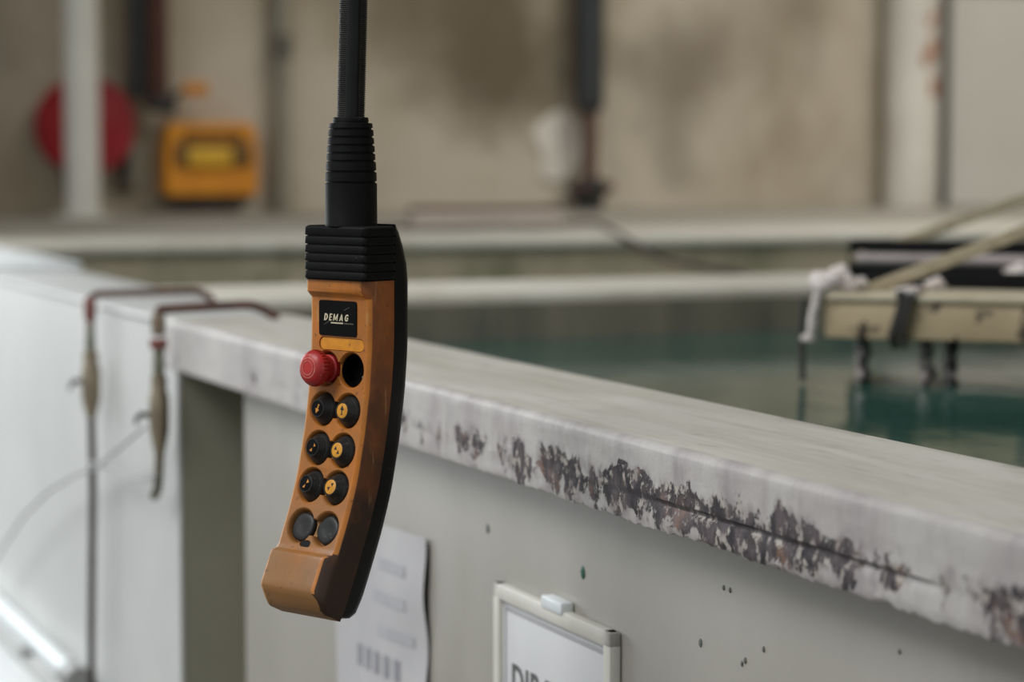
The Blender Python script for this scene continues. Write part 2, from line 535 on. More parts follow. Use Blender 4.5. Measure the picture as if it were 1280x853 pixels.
# front rim: a folded lip whose lower edge carries drips
mb = MB()
ns = 760
rings = []
for i in range(ns + 1):
    s = S1 * i / ns
    nz = lambda a, b: noise.noise(Vector((s * a, b, 0.3)))
    drip = 0.0020 * abs(nz(60, 1.0)) + 0.0018 * nz(130, 7.0) + 0.0010 * nz(9, 4.0)
    worn = min(1, max(0, (s - 0.9) / 0.4))
    fold = min(1, max(0, (s - 1.40) / 0.12)) * min(1, max(0, (1.92 - s) / 0.08))
    prof = [(RW, R - 0.012), (RW, R - 0.002), (RW - 0.003, R + 0.0005)]
    for k in range(1, 9):
        t = RW - 0.003 - k * (RW - 0.012) / 9
        prof.append((t, R + 0.0012 * noise.noise(Vector((s * 6, t * 30, 2)))))
    for a in (80, 60, 40, 20, 4):
        a = math.radians(a)
        prof.append((0.007 - 0.007 * math.cos(a), R - 0.007 + 0.007 * math.sin(a)))
    hs = [0.012, 0.018, 0.024, 0.030, 0.036, 0.0405, 0.0425, 0.0445, 0.0465, 0.052, 0.057, 0.061]
    for h in hs:
        off = 0.0010 * nz(30, h * 300) * worn + 0.0006 * noise.noise(Vector((s * 70, h * 120, 0)))
        if h in (0.0425, 0.0445):
            off += 0.0016 * fold
        if h > 0.0465:
            off -= 0.0009 * fold + 0.0006 * worn * nz(110, h * 260)
        prof.append((off, R - h))
    prof.append((0.0005, R - 0.0635 - drip * (0.3 + worn)))
    prof.append((0.006, R - 0.0640 - drip * 0.5))
    prof.append((0.032, R - 0.062))
    prof.append((0.032, R - 0.012))
    rings.append([(s, t, z) for t, z in prof])
mb.loft(rings)
mb.build('front_rim', M['lip'], tank, smooth=40, label='white painted front rim with dark flaking rust patches')
# front sheet, set back below the rim
SL = to_row(on_front(305, 600, TP)).x
mb = MB().bbox((SL, TP, 0.06), (S1, TP + .02, R - 0.05), 0.003)
sheet = mb.build('front_panel', M['panel'], tank)
s205, s222 = to_row(on_front(203, 600, 0)).x, to_row(on_front(222, 600, 0)).x
MB().box((s205, 0.002, 0.06), (s222, 0.006, R - 0.064)).build('post', M['panel_mid'], tank)
mb = MB()
mb.box((-0.05, 0.26, 0.06), (SL + .013, 0.28, R - 0.064))
mb.box((SL, TP + .021, 0.06), (SL + .013, 0.26, R - 0.064))
mb.box((s222 - .014, 0.0065, 0.06), (s222 - .001, 0.26, R - 0.064))
mb.build('recess_panel', M['recess'], tank)
MB().box((S1 - 0.02, TP + .021, 0.06), (S1, T2 + RW, R - 0.06)).build('end_panel', M['panel'], tank)
MB().box((0.275, RW, 0.5), (S1 - 0.02, RW + 0.012, R - 0.012)).build('inner_side', M['inner'], tank)
MB().box((-0.36, T2, 0.5), (S1 - 0.02, T2 + RW, R)).build('far_side', M['inner'], tank)
MB().box((-0.39, RW, 0.5), (-0.37, T2, R - 0.018)).build('inner_end', M['inner'], tank, label='stained grey-brown inner end wall above the bath')
MB().box((-0.37, RW, 0.5), (0.275, RW + 0.012, R - 0.012)).build('inner_side', M['inner'], tank)
MB().box((-0.37, RW, 0.48), (S1 - 0.02, T2, 0.5)).build('tank_floor', M['inner'], tank)
# end rim that divides this tank from the next
MB().bbox((-0.735, RW + 0.003, R - 0.020), (-0.375, T2 + RW, R - 0.0005), 0.005).build('end_rim', M['rim'], tank, label='broad pale rim dividing the two tanks')
# paint splashes on the sheet
rnd = random.Random(4)
for (x, y, rr, m) in ((729, 716, .0052, 'green_paint'), (610, 661, .0042, 'speck'), (932, 826, .0022, 'speck'), (928, 830, .002, 'speck'), (905, 735, .0018, 'speck'), (913, 738, .0018, 'speck'), (1125, 815, .0016, 'speck'), (876, 804, .003, 'speck'), (955, 812, .002, 'speck')):
    p = to_row(on_front(x, y, TP))
    mb = MB()
    rg = []
    for (k, hh) in ((1.0, 0.0), (.85, -.0007), (.4, -.0011)):
        rg.append([(p.x + rr * k * 0.8 * math.cos(a * PI / 7) * (1 + .25 * math.sin(3 * a + x)), TP - .0002 + hh, p.z + rr * k * 1.15 * math.sin(a * PI / 7)) for a in range(14)])
    mb.loft(rg)
    mb.build('paint_spot', M[m], sheet)

# the bath
mb = MB()
mb.add([(-0.37, RW + .012, WATER), (S1 - .02, RW + .012, WATER), (S1 - .02, T2, WATER), (-0.37, T2, WATER)], [(0, 1, 2, 3)])
o = mb.build('bath_liquid', M['water'], None, label='still dark green bath liquid filling the foreground tank', category='water', kind='stuff')
o.location = row(0, 0, 0)
o.rotation_euler = (0, 0, ROW_ROT)

# ------------------------------------------------------------------ neighbour tank on the left
nt = thing('rinse_tank', 'white-clad tank on the left behind the two pipes', 'tank', row(0, 0, 0), ROW_ROT)
MB().box((-1.3808, 0.002, 0.06), (s205 - .0001, 0.05, R - 0.010)).build('front_panel', M['panel_mid'], nt)
MB().bbox((-4.3, -0.004, 0.06), (-1.381, 0.05, R - 0.004), 0.004).build('front_panel', M['panel_white'], nt)
MB().bbox((-1.375, -0.004, R - 0.0095), (-0.002, RW, R), 0.006).build('front_rim', M['panel_mid'], nt)
MB().bbox((-4.3, -0.003, R - 0.0035), (-1.378, RW + 0.02, R + 0.012), 0.005).build('rim_cover', M['panel_white'], nt, label='raised white cover strip along the far end of the rim')
MB().box((-2.62, RW + .02, 0.4), (-2.58, 4.0, R - 0.024)).build('inner_end', M['inner_green'], nt, label='green stained far inner wall')
MB().bbox((-3.24, RW + 0.021, R - 0.024), (-2.56, 4.0, R), 0.006).build('end_rim', M['rim'], nt, label='pale far rim')
MB().box((-2.58, RW + .01, 0.4), (-0.74, RW + .018, R - 0.02)).build('inner_side', M['inner_green'], nt)
MB().box((-0.73, RW + .001, 0.4), (-0.40, T2 + RW, R - 0.0205)).build('divider_wall', M['inner'], nt)
o = MB().add([(-2.58, RW + .018, .95), (-0.74, RW + .018, .95), (-0.74, 4.0, .95), (-2.58, 4.0, .95)], [(0, 1, 2, 3)]).build(
    'rinse_liquid', M['water'], None, label='rinse liquid hidden low in the white-clad tank', category='water', kind='stuff')
o.location = row(0, 0, 0)
o.rotation_euler = (0, 0, ROW_ROT)
# platform between the tanks and the wall
pl = thing('rear_platform', 'beige concrete platform between far rim and stained wall', 'platform', row(0, 0, 0), ROW_ROT)
MB().bbox((WS + 0.005, -1.6, R - 0.16), (-3.245, 5.5, R - 0.004), 0.006).build('slab', M['deck'], pl)
for t in (-1.4, 1.5, 5.2):
    MB().box((-5.2, t, 0.0), (-3.5, t + 0.2, R - 0.16)).build('support', M['deck'], pl)

# low ledge and tube along the white panels
led = thing('kick_ledge', 'beige ledge low along the white panels, bottom left corner', 'ledge', row(0, 0, 0), ROW_ROT)
MB().bbox((-3.9, -0.09, 0.0), (-0.70, -0.005, 0.515), 0.004).build('body', M['ledge'], led)
MB().bbox((-3.9, -0.095, 0.516), (-0.68, -0.005, 0.530), 0.003).build('top_strip', M['panel_white'], led)
ea, eb = to_row(on_front(88, 838, -.03)), to_row(on_front(0, 764, -.03))
ez = (ea.z + eb.z) / 2
tb = thing('plastic_pipe', 'glossy white plastic pipe along the foot of the white panel, bottom left', 'pipe', row(ea.x, -0.03, ez), ROW_ROT)
MB().tube([(-2.6, 0, 0), (0.02, 0, 0)], 0.0155, 16).build('pipe', M['pvc'], tb)
MB().tube([(0.0, 0, 0), (0.06, 0, 0)], 0.021, 16).build('coupling', M['hose_grey'], tb)
for k in (-1.8, -1.0, -0.3):
    MB().box((k, -0.018, -0.0295), (k + 0.02, 0.018, -0.0150)).build('clip', M['hose_grey'], tb)


# ------------------------------------------------------------------ pipes over the rim
def arc(pts, r, k=6):
    """polyline with rounded corners"""
    pts = [Vector(p) for p in pts]
    out = [pts[0]]
    for a, b, c in zip(pts, pts[1:], pts[2:]):
        d1, d2 = (a - b).normalized(), (c - b).normalized()
        q = min(r, (a - b).length * .49, (c - b).length * .49)
        p, e = b + d1 * q, b + d2 * q
        for i in range(k + 1):
            w = i / k
            out.append(p * (1 - w) ** 2 + b * 2 * w * (1 - w) + e * w * w)
    return out + [pts[-1]]


def rim_pipe(name, label, px, top_z, low_y, mats, len_in, drop, hose, spec):
    p = to_row(on_front(px, 430, -0.025))
    s0 = p.x
    t_ = thing(name, label, 'pipe', row(s0, -0.025, 0), ROW_ROT)
    zz = lambda y: on_front(px, y, -0.025).z
    tz = top_z
    MB().tube(arc([(0, 0, zz(spec['fit'][0])), (0, 0, tz), (0, len_in, tz + spec.get('rise', 0)), (spec.get('kick', 0), len_in + 0.03, tz - drop)], 0.022), spec['r'], 14).build('pipe', M['rust_pipe'], t_)
    for (a, b, r, m, nm) in spec['pieces']:
        z1, z0 = zz(a), zz(b)
        h = z1 - z0
        prof = [(r * .7, z0), (r, z0 + h * .12), (r, z0 + h * .45), (r * 1.08, z0 + h * .47), (r * 1.08, z0 + h * .55), (r, z0 + h * .57), (r, z0 + h * .88), (r * .72, z1)]
        MB().lathe(prof, 16).build(nm, M[m], t_)
    a, b, r = spec['body']
    z1, z0 = zz(a), zz(b)
    h = z1 - z0
    body = MB().lathe([(r * .55, z0), (r * .8, z0 + h * .15), (r, z0 + h * .3), (r * 1.05, z0 + h * .55), (r, z0 + h * .75), (r * .82, z0 + h * .8), (r * .82, z1)], 16).build('valve_body', M['brass'], t_)
    ly = zz(spec['lever'])
    mb = MB().tube([(0, 0, ly), (-0.012, -0.020, ly + .002), (-0.020, -0.024, ly - .003), (-0.022, -0.026, ly - .012)], [.0035, .004, .0035, .002], 10)
    mb.build('lever', M['dark_metal'], body)
    if hose:
        pts = [Vector((0, 0, zz(hose[0][1])))]
        for (hx, hy) in hose[1:]:
            pts.append(Vector((to_row(on_front(hx, hy, -0.025)).x - s0, 0, on_front(hx, hy, -0.025).z)))
        MB().tube(arc(pts, .03), spec['hr'], 12).build('hose', M[spec['hm']], t_)
    return t_


rim_pipe('filling_pipe', 'rust-brown filling pipe curving over the rim, with a long dark drop hose', 113, R + 0.014, 853, None, 0.17, 0.04,
         [(113, 520), (116, 600), (115, 700), (114, 790), (115, 1000)],
         dict(r=.0055, rise=.002, fit=(395,), pieces=[(372, 402, .0085, 'red_fit', 'union'), (402, 445, .0070, 'green_fit', 'nipple')], body=(440, 520, .0135), lever=478, hr=.0055, hm='dark_hose'))
rim_pipe('drain_pipe', 'rust-brown drain pipe over the rim corner, with a short open hose end', 198, R + 0.016, 620, None, 0.128, 0.014,
         [(198, 560), (199, 585), (197, 612), (193, 620)],
         dict(r=.0062, rise=.004, kick=.004, fit=(400,), pieces=[(392, 420, .0090, 'green_fit', 'nipple'), (424, 436, .0115, 'red_fit', 'union'), (436, 475, .0075, 'green_fit', 'nipple')], body=(470, 566, .0125), lever=520, hr=.0062, hm='green_fit'))

# thin hoses slung between the pipes
pts = [(-60, 800), (0, 690), (30, 645), (60, 615), (95, 594), (120, 585), (150, 560), (180, 535)]
c = [on_front(x, y, -0.040) for x, y in pts]
loc = on_front(60, 615, -0.040)
top(MB().tube(c, .0022, 8), 'thin_hose', M['hose_grey'], loc, 'thin grey hose arching across the white panels to the drain pipe lever', 'hose')
c = [on_front(x, y, -0.034) for x, y in [(112, 578), (135, 586), (160, 598), (182, 600), (196, 594)]]
top(MB().tube(c, .0018, 8), 'wire', M['hose_grey'], c[2], 'short pale wire hanging between the two pipe hoses', 'wire')

# ------------------------------------------------------------------ notices
pp = thing('paper_notice', 'creased white paper notice on the grey tank side behind the pendant', 'notice', row(0, 0, 0), ROW_ROT)
a, b = to_row(on_front(424, 640, TP)), to_row(on_front(538, 672, TP))
za, zb = a.z, b.z
mb = MB()
nx, nz_ = 16, 26


def paper(i, j, lift=0.0):
    s = a.x + (b.x - a.x) * i / nx + .0016 * math.sin(j * .9) * (i == nx)
    ztop = za + (zb - za) * i / nx
    z = ztop - .30 * j / nz_
    t = TP - .0028 - .0030 * (0.5 + .5 * math.sin(i * .55 + j * .25)) - .004 * (i / nx) ** 3 * math.sin(j * .3) ** 2
    return Vector((s, t + lift, z))


g = [[paper(i, j) for i in range(nx + 1)] for j in range(nz_ + 1)]
k0 = [p for r_ in g for p in r_]
k1 = [p + Vector((0, .0006, 0)) for p in k0]
fs = []
w_ = nx + 1
nv = len(k0)
for j in range(nz_):
    for i in range(nx):
        q = (j * w_ + i, j * w_ + i + 1, (j + 1) * w_ + i + 1, (j + 1) * w_ + i)
        fs += [q, tuple(x + nv for x in q[::-1])]
mb.add(k0 + k1, fs)
sheetp = mb.build('sheet', M['paper'], pp, smooth=60)
for (j, i0, i1, hh, m) in ((3, 8, 13, 1, 'ink_grey'), (6, 7, 13, 1, 'ink_grey'), (9, 8, 14, 1, 'ink_grey'), (17, 4, 14, .6, 'ink_grey'), (20, 4, 13, .6, 'ink_grey')):
    mb = MB()
    q = [paper(i, j, -.0008) for i in range(i0, i1 + 1)]
    q2 = [paper(i, j + hh, -.0008) for i in range(i0, i1 + 1)]
    mb.add(q + q2, [(k, k + 1, k + 1 + len(q), k + len(q)) for k in range(len(q) - 1)])
    mb.build('print', M[m], sheetp)
for k in range(5):
    mb = MB()
    i = 4 + k * 1.7
    mb.add([paper(i, 11.6, -.0008), paper(i + .9, 11.6, -.0008), paper(i + .9, 13.6, -.0008), paper(i, 13.6, -.0008)], [(0, 1, 2, 3)])
    mb.build('print', M['ink_dark'], sheetp)

sg = thing('framed_sign', 'white framed sign lettered in black, low on the grey tank side', 'sign', row(0, 0, 0), ROW_ROT)
a, b = to_row(on_front(622, 727, TP - .006)), to_row(on_front(769, 791, TP - .006))
sz = (a.z + b.z) / 2
s0, s1 = a.x, b.x
MB().bbox((s0 + .004, TP - .006, sz - .20), (s1 - .004, TP - .0005, sz - .004), .001).build('board', M['sign_board'], sg)
mb = MB()
fwid = .014
for (x0, x1, z0, z1) in ((s0, s1, sz - fwid, sz), (s0, s1, sz - .204, sz - .204 + fwid), (s0, s0 + fwid, sz - .204, sz), (s1 - fwid, s1, sz - .204, sz)):
    mb.bbox((x0, TP - .011, z0), (x1, TP - .0005, z1), .002)
mb.build('frame', M['sign_frame'], sg)
mb = MB()
e = .019
for (x0, x1, z0, z1) in ((s0 + e, s1 - e, sz - e - .0035, sz - e), (s0 + e, s0 + e + .0025, sz - .18, sz - e), (s1 - e - .0025, s1 - e, sz - .18, sz - e)):
    mb.box((x0, TP - .0067, z0), (x1, TP - .006, z1))
mb.build('border_line', M['ink_grey'], sg)
for (x, y) in ((692, 747),):
    p = to_row(on_front(x, y, TP - .01))
    MB().bbox((p.x - .022, TP - .013, sz - .003), (p.x + .022, TP - .0005, sz + .008), .002).build('clip', M['pvc'], sg)


def text_mesh(body, size, shear=0.0, extrude=0.0, offset=0.0, spacing=1.0):
    cu = bpy.data.curves.new('lettering', 'FONT')
    cu.body = body
    cu.size = size
    cu.shear = shear
    cu.extrude = extrude
    cu.offset = offset
    cu.space_character = spacing
    cu.resolution_u = 3
    ob = bpy.data.objects.new('lettering', cu)
    COL.objects.link(ob)
    dg = bpy.context.evaluated_depsgraph_get()
    me = bpy.data.meshes.new_from_object(ob.evaluated_get(dg))
    bpy.data.objects.remove(ob)
    bpy.data.curves.remove(cu)
    return me


me = text_mesh('DIP TANK', .040, 0, .0003, .0006, 1.1)
xs = [v.co.x for v in me.vertices]
p = to_row(on_front(641, 829, TP - .006))
ymax = max(v.co.y for v in me.vertices)
sxf = min(1.0, (s1 - .03 - p.x) / (max(xs) - min(xs)))
for v in me.vertices:
    v.co = Vector((p.x + (v.co.x - min(xs)) * sxf, TP - .0064 - v.co.z, p.z + v.co.y - ymax))
link('lettering', me, M['ink_black'], sg, smooth=0)

# ------------------------------------------------------------------ flight bar hanging over the bath
bd_a, bd_b = at(1030, 422, 1.17), at(1280, 429, 1.17)
bdir = (bd_b - bd_a)
bdir.z = 0
bdir.normalize()
brot = math.atan2(bdir.y, bdir.x)
fb = thing('flight_bar', 'beige rust-spotted flight bar hung from slings over the green bath', 'rack', bd_a, brot)
BL = 1.5
MB().bbox((0.0, 0, 0.0), (BL, 0.012, 0.046), .002).build('beam_web', M['beam'], fb)
MB().bbox((0.0, -0.006, 0.0465), (BL, 0.14, 0.056), .003).build('top_flange', M['beam_flange'], fb)
MB().bbox((0.0, 0.0125, 0.0), (BL, 0.10, 0.007), .002).build('bottom_flange', M['dark_metal'], fb)
MB().bbox((0.00, 0.22, -0.01), (BL, 0.26, 0.072), .003).build('rear_beam', M['black_iron'], fb)
MB().bbox((-0.115, 0.62, 0.0), (BL, 0.66, 0.100), .003).build('rear_beam', M['black_iron'], fb)
MB().tube([(-0.055, 0.42, 0.080), (BL, 0.42, 0.080)], .0085, 12).build('rod', M['grey_rod'], fb)
for x in (0.08, 0.16, 0.36, 0.8, 1.3):
    MB().bbox((x, 0.012, 0.008), (x + .02, 0.64, 0.030), .002).build('cross_bar', M['black_iron'], fb)
for x, y0, k in ((0.118, .11, 1.0), (0.175, .40, 1.4), (0.215, .42, .9)):
    mb = MB()
    rgs = []
    for i in range(7):
        h = .055 + .018 * k * (i / 6 - .1)
        r = .014 * k * math.sin(PI * (i + .6) / 7.2)
        rgs.append([(x + r * math.cos(a * PI / 5) * (1 + .2 * math.sin(a * 2.3 + i)), y0 + r * math.sin(a * PI / 5), h + .003 * math.sin(a + i)) for a in range(10)])
    mb.loft(rgs)
    mb.build('crust', M['crust'], fb)
# crusted end clamp: an end plate with lumps of dried salt
def lump(c0, r0, sd):
    mb = MB()
    rg = []
    for i in range(9):
        th_ = PI * (i + .3) / 8.6
        rg.append([Vector((r0 * math.sin(th_) * math.cos(a * PI / 6), r0 * math.sin(th_) * math.sin(a * PI / 6), r0 * .85 * math.cos(th_))) for a in range(12)])
    mb.loft(rg)
    for v in mb.v:
        q = v * (1 + .45 * noise.noise(v * 70 + Vector((sd, 0, 0))) + .2 * noise.noise(v * 160 + Vector((0, sd, 0))))
        v.x, v.y, v.z = c0[0] + q.x, c0[1] + q.y, c0[2] + q.z
    return mb


ec = MB()
rg = []
for i in range(14):
    k = i / 13
    z = -.004 + .062 * k
    w_ = .0065 + .0018 * noise.noise(Vector((i * .8, 3, 0)))
    x_ = -.0145 + .010 * k ** 2 + .002 * noise.noise(Vector((i * .6, 9, 0)))
    rg.append([(x_ + w_ * math.cos(a * PI / 5), -.006 + .009 * math.sin(a * PI / 5), z) for a in range(10)])
ec.loft(rg)
ec = ec.build('end_clamp', M['crust'], fb, label='white crusted clamp at the bar end')
for k, (x, y0, z, r0) in enumerate(((-.006, .0, .066, .0135), (.010, .01, .073, .014), (.024, .02, .068, .015), (-.016, .03, .071, .012), (.034, .05, .064, .012), (-.02, -.004, .0, .008), (.005, .06, .078, .013))):
    lump((x, y0, z), r0, k * 3.7).build('crust', M['crust'], ec)
MB().tube([(-.026, .0, .048), (-.029, .0, .01), (-.027, .0, -.055)], .0042, 8).build('end_rod', M['dark_metal'], fb)
# wrapped clamp midway along the bar
mb = MB()
mb.tube([(.098, -.009, .060), (.100, -.012, .045), (.094, -.011, .025), (.088, -.011, .006), (.090, .0, -.010)], [.007, .006, .0055, .006, .005], 10)
mb.tube([(.112, -.009, .058), (.106, -.012, .035), (.100, -.011, .012), (.102, -.002, -.010)], [.005, .0045, .005, .004], 10)
mb.build('wire_clamp', M['dark_metal'], fb)
mb = MB().bbox((.090, -.012, .055), (.118, .05, .064), .003)
mb.build('clamp_plate', M['crust'], fb)


def hook(x, y0, ln, k):
    mb = MB()
    pts = [(x, y0, .004), (x + .001, y0, -.02), (x - .002 * k, y0, -.045), (x + .003 * k, y0, -.062), (x - .002, y0 - .01, -.085), (x + .006, y0 - .014, -ln)]
    pp_ = []
    for i in range(len(pts) - 1):
        for q in range(5):
            pp_.append(Vector(pts[i]).lerp(Vector(pts[i + 1]), q / 5))
    r = [.0055 + .0022 * math.sin(i * 1.1 + x * 30) + .0015 * noise.noise(Vector((i * .9, x * 40, 1))) for i in range(len(pp_))]
    mb.tube(pp_, r, 10)
    o = mb.build('hanging_hook', M['dark_metal'], fb)
    mb = MB()
    mb.tube([(x - .008, y0 + .008, .0), (x - .009, y0 + .006, -.03), (x - .004, y0 + .006, -.075), (x - .008, y0, -.115)], [.003, .0035, .003, .0025], 8)
    mb.build('hook_wire', M['grey_rod'], o)
    mb = MB()
    mb.lathe([(.001, -.006), (.005, -.004), (.006, 0), (.005, .004), (.001, .006)], 10, Matrix.Translation((x - .001, y0 - .008, -.046)))
    mb.build('bolt', M['grey_rod'], o)


for (x, y0, ln, k) in ((.046, .02, .12, 1), (.126, .02, .13, -1.2), (.150, .06, .12, .7), (.030, .10, .11, .8), (.33, .02, .12, 1), (.45, .03, .12, -1)):
    hook(x, y0, ln, k)
# slings
sa = bd_a + bdir * .050 + Vector((0, 0.05, .060))
a_ = atd(1085, 363, sa.y)
b_ = atd(1280, 279, sa.y - .03)
d_ = (b_ - a_)
ends = a_ - d_ * .02 + Vector((0, 0, 0)), a_ + d_ * 6.0


def strap(p, q, w, th_, lw, name, mat, label, cat, loc):
    mb = MB()
    d = (q - p).normalized()
    side = Vector((0, 1, 0))
    nrm = d.cross(side).normalized()
    n_ = 40
    rg = []
    for i in range(n_ + 1):
        c0 = p.lerp(q, i / n_)
        c0 = c0 + Vector((0, 0, -.02 * math.sin(PI * i / n_)))
        rg.append([c0 + nrm * w / 2 * sx + side * th_ / 2 * sy for sx, sy in ((-1, -1), (-.5, -1.25), (.5, -1.25), (1, -1), (1, 1), (-1, 1))])
    mb.loft(rg)
    return top(mb, name, mat, loc, label, cat)


strap(ends[0], ends[1], .016, .007, 0, 'lifting_sling', M['sling'], 'beige woven sling rising right from the front of the flight bar', 'sling', a_)
a2, b2 = atd(1075, 321, 3.62), atd(1280, 238, 3.55)
strap(a2 - (b2 - a2) * .05, a2 + (b2 - a2) * 5, .015, .006, 0, 'lifting_sling', M['sling'], 'thinner blurred sling rising right behind the front sling', 'sling', a2)

# slack cable from the platform down to the divider
zs = [(440, 290, R + .006), (505, 286, R + .004), (574, 285, R + .006), (627, 281, R + .02), (675, 284, R + .006), (745, 277, R + .012)]
c = [at(x, y, z) for x, y, z in zs]
c += [atd(780, 297, 6.2), atd(828, 325, 5.6), atd(872, 333, 5.2), atd(937, 343, 4.6), atd(975, 362, 4.15), atd(1000, 371, 4.0)]
top(MB().tube(arc(c, .2), .0065, 8), 'slack_cable', M['dark_hose'], c[5], 'thin dark cable lying on the far rim and drooping over the rear tank', 'cable')

# ------------------------------------------------------------------ things along the back wall
def wp(x, y, off):
    """point on the wall's face, stood off by off"""
    return on_wall(x, y, WS + off)


WR = ROW_ROT + PI / 2          # local x runs along the wall, local -y into the room


def wall_thing(name, label, cat, x, y, off=0.0):
    p = wp(x, y, off)
    o = thing(name, label, cat, p, math.atan2(NN.y, NN.x))
    return o, p


def wl(p0, x, y, off):
    """wall-frame local coordinates of a pixel: along the wall, out of the wall, up"""
    v = wp(x, y, off) - p0
    return Vector((v.dot(NN), v.dot(U) * -1, v.z))


def pipe_run(name, label, x, y0, y1, wpx, mat, off, cat='pipe'):
    o, p = wall_thing(name, label, cat, x, y1, off)
    A, B = wl(p, x, y1, off), wl(p, x, y0, off)
    k = (wp(x + wpx / 2, 100, off) - wp(x - wpx / 2, 100, off)).length / 2 * .93
    A.x = B.x = 0
    return o, p, A, B, k


deck_z = R - 0.004


def foot(p):
    return deck_z - p.z


# white post in front of the hose reel, stands on the platform
o, p, A, B, k = pipe_run('white_post', 'white round post standing in front of the red hose reel', 104, -400, 262, 47, M['white'], .35, 'post')
z0 = foot(p)
MB().lathe([(k, z0 + .012), (k, 2.6)], 24).build('shaft', M['white'], o)
MB().lathe([(k * 1.7, z0), (k * 1.7, z0 + .012)], 24).build('foot_plate', M['white'], o)
# hose reel
o, p = wall_thing('hose_reel', 'red hose reel on the wall behind the white post', 'hose reel', 98, 158, .0)
k = (wp(158, 158, .1) - wp(98, 158, .1)).length
MX = Matrix.Rotation(PI / 2, 4, 'X')
MB().lathe([(k * .35, .05), (k * .97, .05), (k, .058), (k * .97, .064), (k * .35, .064)], 40, MX).build('flange', M['hose_red'], o)
MB().lathe([(k * .30, .14), (k * .97, .14), (k, .147), (k * .97, .155), (k * .5, .150), (k * .3, .165), (k * .1, .17)], 40, MX).build('flange', M['hose_red'], o)
MB().lathe([(k * .4, .0), (k * .4, .05)], 24, MX).build('wall_mount', M['dark_metal'], o)
mb = MB()
pth = [Vector((k * .80 * math.cos(a * PI / 12), -.07 - .06 * (a % 48) / 48, k * .80 * math.sin(a * PI / 12))) for a in range(97)]
pth += [Vector((k * .82, -.12, -k * .3)), Vector((k * .85, -.11, -k * .8)), Vector((k * .7, -.10, -k * 1.25)), Vector((k * .55, -.08, -k * 1.3))]
mb.tube(pth, .013, 8)
mb.build('hose', M['dark_hose'], o)
MB().tube([(-k * .45, -.16, -k * .8), (-k * .42, -.15, -k * 1.1), (-k * .36, -.12, -k * 1.5)], .022, 10).build('nozzle', M['dark_hose'], o)
MB().tube([(k * 1.05, -.05, -k * .3), (k * 1.1, -.03, -k * 1.25)], .03, 10).build('feed_pipe', M['green_pipe'], o)
# pair of dark pipes
o, p, A, B, k = pipe_run('downpipe', 'dark green downpipe beside the rust-brown one at upper left', 172, -400, 122, 22, M['black_pipe'], .10)
MB().lathe([(k * .9, 0), (k, .01), (k, 2.4)], 20).build('pipe', M['black_pipe'], o)
MB().box((-.03, 0, .45), (.03, .10, .48)).build('bracket', M['dark_metal'], o)
o, p, A, B, k = pipe_run('downpipe', 'rust-brown downpipe ending in a valve left of the yellow case', 197, -400, 122, 30, M['brown_pipe'], .10)
MB().lathe([(k * .9, 0), (k, .01), (k, 2.4)], 20).build('pipe', M['brown_pipe'], o)
MB().box((-.03, 0, .45), (.03, .10, .48)).build('bracket', M['dark_metal'], o)
MB().lathe([(k * .7, -.05), (k * 1.15, -.03), (k * 1.15, .0)], 16).build('valve_body', M['dark_metal'], o)
MB().tube([(0, -.0, -.02), (.06, -.02, -.035)], .03, 12).build('valve_outlet', M['dark_metal'], o)
h0 = wl(p, 242, 112, .12)
MB().bbox((h0.x - .045, -.045, h0.z - .022), (h0.x + .05, -.02, h0.z + .025), .008).build('valve_handle', M['orange_handle'], o)
MB().tube([(.02, -.03, -.01), (h0.x - .03, -.03, h0.z)], .012, 8).build('valve_stem', M['dark_metal'], o)
# yellow case
o, p = wall_thing('yellow_case', 'yellow equipment case hung on the wall, right of the hose reel', 'case', 265, 243, .0)
a, b = wl(p, 207, 243, .13), wl(p, 324, 153, .13)
cx, cz, h = (a.x + b.x) / 2, 0, b.z - a.z
w2 = (b.x - a.x) / 2
mb = MB()
rg = []
for (yy, kx) in ((0, .97), (-.02, 1), (-.11, 1), (-.13, .96)):
    rg.append([(cx + w2 * kx * x, yy, z) for x, z in ((-1, .015), (-.95, 0), (.95, 0), (1, .015), (1, h * .62), (.93, h * .92), (.86, h), (-.86, h), (-.93, h * .92), (-1, h * .62))])
mb.loft(rg)
mb.build('body', M['yellow_case'], o)
MB().bbox((cx - w2 * .80, -.142, h * .40), (cx + w2 * .82, -.1305, h * .74), .004).build('recess', M['case_dark'], o)
MB().bbox((cx - w2 * .55, -.152, h * .40), (cx + w2 * .38, -.1425, h * .66), .004).build('badge', M['case_light'], o)
MB().tube(arc([(cx - w2 * .6, -.12, h * .80), (cx - w2 * .55, -.165, h * .84), (cx + w2 * .55, -.165, h * .84), (cx + w2 * .6, -.12, h * .80)], .02), .010, 10).build('handle', M['case_dark'], o)
MB().bbox((cx - w2 * .9, -.10, -.028), (cx + w2 * .9, 0, -.001), .003).build('wall_shelf', M['dark_metal'], o)
# grey-green pipe
o, p, A, B, k = pipe_run('conduit_pipe', 'thin grey-green vertical pipe on the wall left of the pendant cable', 354, -400, 258, 20, M['green_pipe'], .06)
MB().lathe([(k, foot(p)), (k, 2.5)], 16).build('pipe', M['green_pipe'], o)
z = wl(p, 354, 55, .06).z
MB().lathe([(k * 1.35, z - .05), (k * 1.35, z + .03)], 16).build('coupling', grimy('dull_coupling', srgb(104, 100, 88), srgb(90, 86, 75), 6), o)
